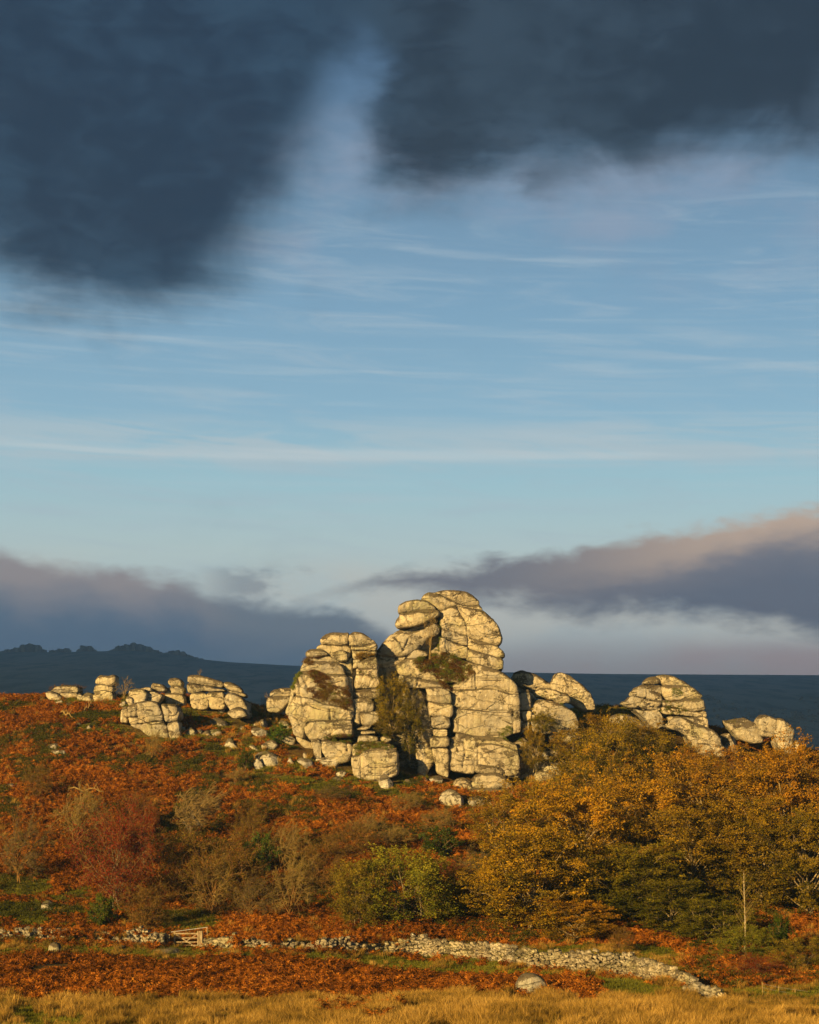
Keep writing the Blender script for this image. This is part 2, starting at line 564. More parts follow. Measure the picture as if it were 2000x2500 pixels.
def moor_mat():
    m, q = new_mat('moorland')
    pos = q.n('ShaderNodeNewGeometry').outputs['Position']
    n1 = q.noise(q.vmul(pos, (1, 0.25, 1)), 0.006, 6, 0.6, 0.6)
    n2 = q.noise(q.vmul(pos, (1, 0.2, 1)), 0.05, 6, 0.7)
    n3 = q.noise(q.vmul(pos, (1, 0.22, 1)), 0.16, 3, 0.6)
    col = q.mix(q.smooth(n1, 0.35, 0.65), (0.20, 0.225, 0.19), (0.28, 0.27, 0.22))
    col = q.mix(q.smooth(n2, 0.45, 0.62), col, (0.12, 0.145, 0.125))
    col = q.mix(q.m('MULTIPLY', q.smooth(n3, 0.64, 0.72), 0.4), col, (0.20, 0.19, 0.16))
    return finish(m, q, col, 0.95, n2, 0, 0.05, 0.6, 6.0)


M_MOOR = moor_mat()


def leaf_mat(name, stops, trans=0.3, inst=False, usecol=True, nz=0.25):
    """stops: colour ramp over the per-leaf 'tone'"""
    m, q = new_mat(name)
    at = q.n('ShaderNodeAttribute', attribute_name='tone')
    t = at.outputs['Fac']
    if inst:
        it = q.n('ShaderNodeAttribute', attribute_name='shade', attribute_type='INSTANCER')
        t = q.m('ADD', t, it.outputs['Fac'])
    pos = q.n('ShaderNodeNewGeometry').outputs['Position']
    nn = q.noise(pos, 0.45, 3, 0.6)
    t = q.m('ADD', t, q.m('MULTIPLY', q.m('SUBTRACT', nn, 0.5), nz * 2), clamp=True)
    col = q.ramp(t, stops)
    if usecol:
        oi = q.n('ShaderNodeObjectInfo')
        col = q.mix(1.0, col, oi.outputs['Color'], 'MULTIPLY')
    return finish(m, q, col, 0.8, None, trans)


def bark_mat(name, c1, c2, sc_=5):
    m, q = new_mat(name)
    pos = q.n('ShaderNodeNewGeometry').outputs['Position']
    n = q.noise(q.vmul(pos, (1, 1, 0.4)), sc_, 4, 0.7)
    return finish(m, q, q.mix(q.smooth(n, 0.35, 0.65), c1, c2), 0.9, n, 0, 0.1, 0.5, 0.03)


M_BARK = bark_mat('grey_bark', (0.11, 0.085, 0.05), (0.22, 0.18, 0.115))
M_TWIG = bark_mat('pale_twigs', (0.15, 0.10, 0.032), (0.28, 0.195, 0.075))
M_LIMB = bark_mat('beech_twigs', (0.075, 0.05, 0.024), (0.17, 0.12, 0.06))
M_BEECH_BARK = bark_mat('beech_bark', (0.16, 0.12, 0.065), (0.30, 0.235, 0.13))
M_TWIG_DARK = bark_mat('brown_twigs', (0.10, 0.05, 0.014), (0.21, 0.115, 0.034))
M_BEECH = leaf_mat('beech_leaves', [(0.0, (0.045, 0.048, 0.006)), (0.35, (0.15, 0.105, 0.010)), (0.6, (0.29, 0.172, 0.012)), (1.0, (0.48, 0.26, 0.018))])
M_OLIVE = leaf_mat('olive_leaves', [(0.0, (0.05, 0.055, 0.008)), (0.5, (0.16, 0.13, 0.014)), (1.0, (0.36, 0.26, 0.03))])
M_GREEN = leaf_mat('green_leaves', [(0.0, (0.022, 0.040, 0.008)), (0.5, (0.05, 0.085, 0.014)), (1.0, (0.10, 0.15, 0.025))])
M_RED = leaf_mat('red_berries', [(0.0, (0.12, 0.020, 0.010)), (0.5, (0.24, 0.025, 0.012)), (1.0, (0.34, 0.06, 0.018))])
M_BRACKEN = leaf_mat('bracken', [(0.0, (0.050, 0.022, 0.006)), (0.35, (0.15, 0.050, 0.007)), (0.7, (0.33, 0.108, 0.013)), (1.0, (0.50, 0.20, 0.026))], 0.25, True, False, 0.22)
M_GRASS = leaf_mat('moor_grass', [(0.0, (0.07, 0.055, 0.012)), (0.4, (0.22, 0.135, 0.025)), (0.75, (0.42, 0.255, 0.058)), (1.0, (0.58, 0.38, 0.11))], 0.3, True, False, 0.25)
M_TURF = leaf_mat('green_turf', [(0.0, (0.05, 0.055, 0.008)), (0.5, (0.13, 0.135, 0.016)), (1.0, (0.27, 0.235, 0.035))], 0.3, True, False, 0.25)
M_HEATH = leaf_mat('gorse_and_heather', [(0.0, (0.020, 0.028, 0.006)), (0.45, (0.055, 0.058, 0.010)), (0.75, (0.10, 0.085, 0.016)), (1.0, (0.16, 0.07, 0.025))], 0.2, True, False, 0.2)
M_WOOD = bark_mat('weathered_wood', (0.19, 0.145, 0.09), (0.33, 0.27, 0.18), 9)

# ------------------------------------------------------------------ ground
xs = np.concatenate([-np.geomspace(2900, 72, 50), np.arange(-70, 70.1, 0.9), np.geomspace(72, 2900, 50)])
ys = np.concatenate([np.linspace(-700, -60, 12), np.arange(-50, 62, 4.0), np.arange(63, 214, 0.8), np.geomspace(216, 330, 22)])
ys2 = np.concatenate([np.geomspace(330, 2100, 110), np.linspace(2115, 2330, 18), np.geomspace(2400, 3300, 14)])


def grid_mesh(name, xs, ys):
    xx, yy = np.meshgrid(xs, ys)
    zz = ground_h(xx, yy)
    V = np.stack([xx.ravel(), yy.ravel(), zz.ravel()], 1)
    nx, ny = len(xs), len(ys)
    i = np.arange(nx - 1)[None, :] + np.arange(ny - 1)[:, None] * nx
    i = i.ravel()
    Fc = np.stack([i, i + 1, i + 1 + nx, i + nx], 1)
    return mesh_from(name, V, Fc, True)


tag(obj('ground', grid_mesh('ground', xs, ys), M_GROUND), kind='structure')
xs2 = np.concatenate([-np.geomspace(2900, 720, 30), np.arange(-700, 701, 9.0), np.geomspace(720, 2900, 30)])
ys2[0] = 330.0
tag(obj('moorland_hill', grid_mesh('moorland_hill', xs2, ys2 - 0.0), M_MOOR), kind='structure')

# ------------------------------------------------------------------ rocks
ROCK_V, ROCK_F = [], []


def chaikin(pts, k):
    for _ in range(k):
        q = []
        for i in range(len(pts)):
            p0, p1 = pts[i], pts[(i + 1) % len(pts)]
            q.append((p0[0] * 0.86 + p1[0] * 0.14, p0[1] * 0.86 + p1[1] * 0.14))
            q.append((p0[0] * 0.14 + p1[0] * 0.86, p0[1] * 0.14 + p1[1] * 0.86))
        pts = q
    return pts


def segdist(px, pz, poly):
    d = np.full(len(px), 1e9)
    for i in range(len(poly)):
        ax, az_ = poly[i]
        bx_, bz = poly[(i + 1) % len(poly)]
        vx, vz = bx_ - ax, bz - az_
        L = vx * vx + vz * vz + 1e-9
        t = np.clip(((px - ax) * vx + (pz - az_) * vz) / L, 0, 1)
        d = np.minimum(d, np.hypot(px - ax - t * vx, pz - az_ - t * vz))
    return d


def linedist(px, pz, line):
    d = np.full(len(px), 1e9)
    for i in range(len(line) - 1):
        ax, az_ = line[i]
        bx_, bz = line[i + 1]
        vx, vz = bx_ - ax, bz - az_
        L = vx * vx + vz * vz + 1e-9
        t = np.clip(((px - ax) * vx + (pz - az_) * vz) / L, 0, 1)
        d = np.minimum(d, np.hypot(px - ax - t * vx, pz - az_ - t * vz))
    return d


rock_seed = [100]


def rock_mesh(name, pts, Yd, thick, vox=0.12, rnd=1, bulge=0.5, amp=0.17, strata=0.07, cracks=(), lean=0.0, tilt=0.12, extra=0.0, grow=0.19, facets=3):
    """a granite block whose front outline is pts (photo pixels) at distance Yd"""
    rock_seed[0] += 1
    bulge *= 0.55
    sd = rock_seed[0]
    w = [((px - 1000) * Yd / F, ZC + (YH - py) * Yd / F) for px, py in pts]
    if extra:
        zmin = min(p[1] for p in w)
        zr = max(p[1] for p in w) - zmin
        w = [(x, z - extra if z < zmin + 0.3 * zr else z) for x, z in w]
    cx = sum(p[0] for p in w) / len(w)
    cz = sum(p[1] for p in w) / len(w)
    gx_ = max(p[0] for p in w) - min(p[0] for p in w)
    gz_ = max(p[1] for p in w) - min(p[1] for p in w)
    if min(gx_, gz_) < 2.4:
        grow = min(grow, .07)
        facets = facets if facets > 5 else 0
        amp = min(amp, .09)
    w = [(cx + (x - cx) * (1 + grow * 2 / gx_), cz + (z - cz) * (1 + grow * 2 / gz_)) for x, z in w]
    w = chaikin(w, 1)
    area = 0
    for i in range(len(w)):
        x0, z0 = w[i]
        x1, z1 = w[(i + 1) % len(w)]
        area += x0 * z1 - x1 * z0
    if area < 0:
        w = w[::-1]
    jr = np.random.default_rng(sd)
    w2 = []
    for i in range(len(w)):
        (xa, za), (xb, zb2) = w[i], w[(i + 1) % len(w)]
        L_ = math.hypot(xb - xa, zb2 - za)
        k_ = max(1, int(L_ / (vox * 4.5)))
        for q_ in range(k_):
            t_ = q_ / k_
            jj = 0 if q_ == 0 else jr.normal(0, vox * .55)
            w2.append((xa + (xb - xa) * t_ - (zb2 - za) / (L_ + 1e-6) * jj, za + (zb2 - za) * t_ + (xb - xa) / (L_ + 1e-6) * jj))
    w = w2
    bm = bmesh.new()
    n = len(w)
    rings = []
    for k, (yy, s) in enumerate(((0.0, 0.985), (0.22, 1.0), (0.7, 1.0), (1.0, 0.85))):
        ring = []
        for x, z in w:
            ring.append(bm.verts.new((cx + (x - cx) * s, Yd + yy * thick, cz + (z - cz) * s)))
        rings.append(ring)
    for k in range(3):
        for i in range(n):
            j = (i + 1) % n
            bm.faces.new((rings[k][i], rings[k][j], rings[k + 1][j], rings[k + 1][i]))
    bm.faces.new(rings[0][::-1])
    bm.faces.new(rings[3])
    bmesh.ops.recalc_face_normals(bm, faces=bm.faces)
    me = bpy.data.meshes.new('tmp')
    bm.to_mesh(me)
    bm.free()
    to = bpy.data.objects.new('tmp', me)
    COL.objects.link(to)
    md = to.modifiers.new('r', 'REMESH')
    md.mode = 'VOXEL'
    md.voxel_size = vox
    dg = bpy.context.evaluated_depsgraph_get()
    em = to.evaluated_get(dg).to_mesh()
    nv = len(em.vertices)
    V = np.empty(nv * 3)
    em.vertices.foreach_get('co', V)
    V = V.reshape(-1, 3)
    ne = len(em.edges)
    E = np.empty(ne * 2, np.int64)
    em.edges.foreach_get('vertices', E)
    E = E.reshape(-1, 2)
    quads = [tuple(p.vertices) for p in em.polygons]
    to.evaluated_get(dg).to_mesh_clear()
    bpy.data.objects.remove(to)
    bpy.data.meshes.remove(me)
    q4 = np.array([p for p in quads if len(p) == 4], np.int64).reshape(-1, 4)
    q3 = np.array([p for p in quads if len(p) == 3], np.int64).reshape(-1, 3)
    deg = np.bincount(E.ravel(), minlength=nv).astype(float)[:, None]

    def lap(V, it, f=0.6):
        for _ in range(it):
            S = np.zeros_like(V)
            for c in range(3):
                S[:, c] = np.bincount(E[:, 0], V[E[:, 1], c], nv) + np.bincount(E[:, 1], V[E[:, 0], c], nv)
            V = V + f * (S / deg - V)
        return V

    def normals(V):
        tris = np.concatenate([q4[:, [0, 1, 2]], q4[:, [0, 2, 3]], q3])
        fn = np.cross(V[tris[:, 1]] - V[tris[:, 0]], V[tris[:, 2]] - V[tris[:, 0]])
        N = np.zeros_like(V)
        for c in range(3):
            for k in range(3):
                N[:, c] += np.bincount(tris[:, k], fn[:, c], nv)
        return N / (np.linalg.norm(N, axis=1, keepdims=True) + 1e-9)

    V = lap(V, rnd)
    if facets:
        rr_ = np.random.default_rng(sd)
        lo_, hi_ = V.min(0), V.max(0)
        c_, h2 = (lo_ + hi_) / 2, (hi_ - lo_) / 2
        for _ in range(facets):
            n_ = rr_.normal(0, 1, 3)
            n_[2] = abs(n_[2])
            n_ /= np.linalg.norm(n_)
            off = rr_.uniform(.82, 1.15) if facets > 5 else rr_.uniform(1.0, 1.3)
            u_ = (V - c_) / h2
            ex = np.maximum(0, u_ @ n_ - off)
            V = V - ex[:, None] * n_ * h2
        V = lap(V, 1)
    # pillow towards the viewer's side and lean
    d2 = segdist(V[:, 0], V[:, 2], w)
    fr = np.clip(1 - (V[:, 1] - Yd) / (thick * 0.5), 0, 1)
    V[:, 1] -= bulge * fr * (0.42 * (1 - np.exp(-d2 / 0.16)) + 0.58 * (1 - np.exp(-d2 / (1.8 * bulge + 0.1))))
    tr = np.random.default_rng(sd + 5).normal(0, .07, 2) * (thick > 1.5)
    V[:, 1] += fr * (np.clip(tr[0], -.1, .1) * (V[:, 0] - cx) + np.clip(tr[1], -.1, .1) * (V[:, 2] - cz))
    V[:, 1] += lean * (V[:, 2] - cz)
    N = normals(V)
    o = np.array([sd * 3.1, 0, sd * 1.7])
    big = fbm(V / 2.6 + o, 3, sd)
    med = fbm(V / 0.8 + o, 3, sd + 9)
    # facets: quantised slopes give flat planes that meet in soft edges
    fin_ = fbm(V / 0.34 + o, 2, sd + 13)
    disp = amp * big + max(amp * 0.42, .055) * med + .035 * fin_
    if strata > 0:
        k1 = fbm(np.stack([V[:, 0] * .16, V[:, 1] * .2, (V[:, 2] + tilt * V[:, 0]) * .62], 1) + o * 1.3, 4, sd + 4, .55)
        k2 = fbm(np.stack([V[:, 0] * .50, V[:, 1] * .5, V[:, 2] * .12], 1) + o * 2.3, 4, sd + 6, .55)
        gate = np.clip(fbm(V * 0.3 + o * 2, 2, sd + 8) * 4 + .75, 0, 1)
        disp = disp - strata * 2.2 * np.exp(-(k1 / .022) ** 2) * gate - strata * 1.3 * np.exp(-((k1 - .2) / .014) ** 2) * gate
        disp = disp - strata * 1.6 * np.exp(-(k2 / .025) ** 2) * np.clip(1.2 - gate, 0, 1)
        disp = disp + strata * 1.2 * np.clip(k1 * 6, -1, 1) * np.clip(np.abs(k1) * 8, 0, 1)
    V = V + N * disp[:, None] * np.array([0.55, 1, 0.55])
    for cr in cracks:
        ln = [((px - 1000) * Yd / F, ZC + (YH - py) * Yd / F) for px, py in cr]
        dd = linedist(V[:, 0] + 0.08 * med, V[:, 2] + 0.08 * big, ln)
        V[:, 1] += fr * 0.34 * np.exp(-(dd / 0.085) ** 2)
    faces = [q4] + ([q3] if len(q3) else [])
    me = mesh_from(name, V, faces, True)
    base = sum(len(v) for v in ROCK_V)
    ROCK_V.append(V)
    ROCK_F.extend([tuple(int(i) + base for i in f) for f in q4])
    return me


def reg(x0, y0, k):
    return lambda pts: [(x0 + k * x, y0 + k * y) for x, y in zip(pts[::2], pts[1::2])]


R2 = reg(900, 1420, 0.2087)
R3 = reg(680, 1530, 0.1739)
R4 = reg(680, 1760, 0.1855)
R5 = reg(980, 1640, 0.1971)
R6 = reg(520, 1660, 0.1507)
R7 = reg(100, 1620, 0.3014)
R8 = reg(1480, 1620, 0.3014)
RA = reg(650, 1400, 0.3768)
RB = reg(1200, 1550, 0.4638)


def outcrop(name, label, cat, blocks, group=None, base=None):
    """blocks: list of dict or (pts, Y, thick[, options])"""
    allp = [p for b in blocks for p in b[0]]
    x0 = (min(p[0] for p in allp) + max(p[0] for p in allp)) / 2
    ym = max(p[1] for p in allp)
    Yd = min(b[1] for b in blocks)
    c = P3(x0, ym, Yd + 1.5)
    c.x, c.y, c.z = float(c.x), float(c.y), float(ground_h(c.x, c.y))
    root = empty(name, c)
    tag(root, label, cat, group)
    for b in blocks:
        opt = dict(b[3]) if len(b) > 3 else {}
        mat = opt.pop('mat', M_ROCK)
        lab = opt.pop('label', None)
        zb_ = ZC + (YH - max(p[1] for p in b[0])) * b[1] / F
        xm_ = (sum(p[0] for p in b[0]) / len(b[0]) - 1000) * b[1] / F
        gap_ = zb_ - min(float(ground_h(xm_, b[1])), float(ground_h(xm_, b[1] + b[2] * .5)))
        mid_ = sum(p[0] for p in b[0]) / len(b[0])
        under = any(o2 is not b and min(p[0] for p in o2[0]) - 4 < mid_ < max(p[0] for p in o2[0]) + 4 and max(p[1] for p in o2[0]) > max(p[1] for p in b[0]) + 4 for o2 in blocks)
        if -1 < gap_ < 1.8 and not under:
            gap_ = min(gap_, .45)
            opt['extra'] = max(opt.get('extra', 0), gap_ + 0.5)
        me = rock_mesh('block', b[0], b[1], b[2], **opt)
        me.transform(Matrix.Translation(-c))
        o = obj('block', me, mat, root)
        if lab:
            o['label'] = lab
    return root


def single(label, pts, Yd=None, thick=None, cat='boulder', name='boulder', mat=None, group=None, **opt):
    yb = max(p[1] for p in pts)
    xm = sum(p[0] for p in pts) / len(pts)
    wpx = max(p[0] for p in pts) - min(p[0] for p in pts)
    if Yd is None:
        Yd = gdepth(xm, yb - 1) - 0.2
    wm = wpx * Yd / F
    if thick is None:
        thick = max(0.6, wm * 0.75)
    o_ = dict(vox=0.11 if wm > 1.5 else 0.08, bulge=min(0.5, wm * 0.22), amp=min(0.2, 0.09 * wm), strata=0.03, rnd=1, extra=0.35, facets=9)
    o_.update(opt)
    c = P3(xm, yb, Yd)
    me = rock_mesh('boulder', pts, Yd, thick, **o_)
    me.transform(Matrix.Translation(-c))
    o = obj(name, me, mat or M_BOULDER, None, c)
    tag(o, label, cat, group)
    return o


big = dict(vox=0.11)
YL, YC = 175.0, 176.6
LB = [  # left buttress
    (R3([597, 205, 610, 165, 660, 115, 740, 92, 860, 95, 935, 100, 960, 88, 980, 100, 975, 180, 965, 240, 900, 250, 800, 252, 700, 240, 620, 240]), YL + .5, 3.2, dict(bulge=.6)),
    (R3([1000, 130, 1030, 90, 1080, 78, 1180, 95, 1270, 150, 1350, 205, 1372, 238, 1270, 243, 1200, 270, 1130, 283, 1050, 268, 1000, 262, 985, 190]), YL + .3, 3.4, dict(bulge=.6)),
    (R3([1030, 270, 1110, 284, 1200, 270, 1270, 243, 1365, 238, 1385, 275, 1368, 325, 1300, 328, 1160, 322, 1040, 320]), YL + .2, 3.6),
    (R3([1045, 322, 1160, 318, 1300, 324, 1370, 328, 1366, 395, 1250, 415, 1060, 450, 1048, 380]), YL + .6, 3.4),
    (R3([530, 315, 570, 270, 625, 243, 800, 252, 955, 250, 1020, 300, 1012, 380, 990, 430, 950, 490, 830, 492, 770, 440, 700, 390, 640, 340, 600, 325]), YL + .8, 3.6),
    (R3([383, 385, 400, 350, 450, 328, 530, 322, 620, 332, 700, 392, 640, 400, 560, 418, 480, 432, 400, 420]), YL + .4, 3.2, dict(bulge=.6)),
    (R3([740, 370, 800, 340, 880, 322, 945, 335, 975, 400, 960, 470, 880, 490, 810, 470, 760, 420]), YL + .1, 2.0, dict(bulge=.5)),
    (R3([345, 490, 430, 415, 560, 415, 640, 398, 720, 398, 795, 450, 825, 495, 700, 498, 600, 495, 480, 505, 350, 520]), YL + .7, 3.6),
    (R3([295, 620, 340, 515, 440, 502, 600, 494, 830, 498, 900, 570, 945, 670, 850, 684, 700, 680, 600, 665, 520, 628, 420, 640, 305, 650]), YL + .1, 4.0, dict(bulge=.6)),
    (R3([835, 500, 950, 485, 1010, 440, 1040, 380, 1048, 560, 1040, 660, 960, 665, 910, 590]), YL + .9, 3.0),
    (R3([1052, 450, 1130, 425, 1165, 465, 1105, 570, 1048, 580]), YL + .5, 3.0),
    (R3([1115, 500, 1180, 470, 1280, 428, 1380, 425, 1392, 560, 1382, 597, 1250, 588, 1110, 582]), YL + .1, 3.6, dict(bulge=.55)),
    (R3([1105, 592, 1250, 590, 1382, 600, 1397, 700, 1422, 800, 1410, 840, 1350, 856, 1200, 868, 1078, 872, 1080, 750, 1098, 680]), YL, 4.0, dict(bulge=.6, mat=M_ROCK_MOSSY)),
    (R3([1058, 890, 1200, 873, 1400, 848, 1425, 900, 1405, 1000, 1200, 1000, 1045, 990]), YL + .3, 3.8),
    (R3([1042, 1000, 1200, 1000, 1300, 1008, 1335, 1060, 1335, 1180, 1150, 1205, 1150, 1375, 1088, 1375, 1040, 1200]), YL, 3.8, dict(bulge=.35)),
    (R3([1148, 1205, 1400, 1185, 1425, 1240, 1412, 1345, 1300, 1375, 1170, 1372]), YL - .2, 3.6, dict(bulge=.4, mat=M_ROCK_MOSSY)),
    (R3([1335, 1010, 1440, 1030, 1455, 1120, 1425, 1290, 1335, 1200]), YL + 1.0, 3.0),
    (R3([960, 695, 1042, 700, 1048, 900, 1032, 985, 1000, 905, 968, 800]), YL + .3, 3.0, dict(bulge=.3)),
    (R3([185, 950, 190, 900, 260, 700, 300, 645, 520, 630, 620, 678, 940, 690, 965, 860, 1000, 950, 1030, 1160, 1032, 1300, 880, 1312, 700, 1318, 560, 1312, 450, 1322, 420, 1352, 385, 1400, 375, 1480, 370, 1555, 240, 1505, 200, 1380, 150, 1222, 115, 1215, 150, 1100]), YL - .4, 5.4, dict(bulge=1.0, lean=.09, strata=.07, cracks=[
        R3([230, 955, 340, 968, 480, 998, 620, 1064, 800, 1094, 1030, 1158]), R3([330, 985, 345, 1100, 400, 1080, 520, 1130, 660, 1165, 770, 1175]), R3([720, 1170, 735, 1310]), R3([240, 950, 120, 1200]),
        R3([150, 1222, 300, 1294, 420, 1352]), R3([330, 700, 390, 800, 420, 930]), R3([560, 760, 700, 800, 900, 745]), R3([250, 700, 300, 800, 300, 940])])),
    ([(744, 1776), (758, 1763), (805, 1758), (857, 1757), (860, 1770), (861, 1795), (808, 1800), (790, 1808), (757, 1808), (746, 1790)], YL - 1.1, 5.0, dict(bulge=.55, cracks=[R3([780, 1365, 900, 1355, 1020, 1375])])),
    (R4([690, 195, 740, 90, 830, 70, 930, 60, 970, 110, 972, 190, 850, 205]), YL - 1.5, 2.5, dict(bulge=.4)),
    (R4([430, 245, 550, 250, 572, 375, 500, 400, 445, 320]), YL - 1.2, 3.4, dict(bulge=.3, extra=.5)),
    (R4([568, 262, 680, 268, 800, 272, 960, 295, 980, 350, 925, 395, 880, 415, 800, 435, 740, 405, 650, 390, 570, 380]), YL - 1.9, 3.6, dict(bulge=.5, cracks=[R4([900, 290, 905, 380])])),
    (R4([1045, 195, 1150, 183, 1310, 208, 1315, 262, 1150, 285, 1048, 285]), YL - 1.2, 3.0, dict(bulge=.4, mat=M_ROCK_MOSSY)),
    (R4([1028, 100, 1120, 60, 1240, 55, 1200, 105, 1120, 125, 1040, 115]), YL - .9, 2.0, dict(bulge=.3)),
    (R4([1090, 130, 1260, 130, 1290, 165, 1080, 175]), YL - .9, 3.0, dict(bulge=.3)),
    (R4([1330, 235, 1390, 200, 1475, 215, 1480, 260, 1400, 285]), YL - 1.2, 2.0, dict(bulge=.3)),
    # inner mass, seen in the joints
    (R3([330, 560, 420, 440, 560, 350, 700, 150, 900, 130, 960, 260, 1040, 150, 1250, 170, 1340, 260, 1360, 600, 1380, 850, 1400, 1300, 1300, 1550, 1050, 1600, 400, 1650, 260, 1480, 200, 1100, 260, 800]), YL + 1.8, 4.5, dict(bulge=.1, amp=.25, vox=.2, extra=.5, label='dark inner rock showing in the joints of the buttress')),
]
outcrop('granite_buttress', 'split left buttress of the tor, pale blocks with a heather ledge and deep crack', 'rock tower', [(b[0], b[1], b[2], {**big, **(b[3] if len(b) > 3 else {})}) for b in LB])
YU = YC + 0.4
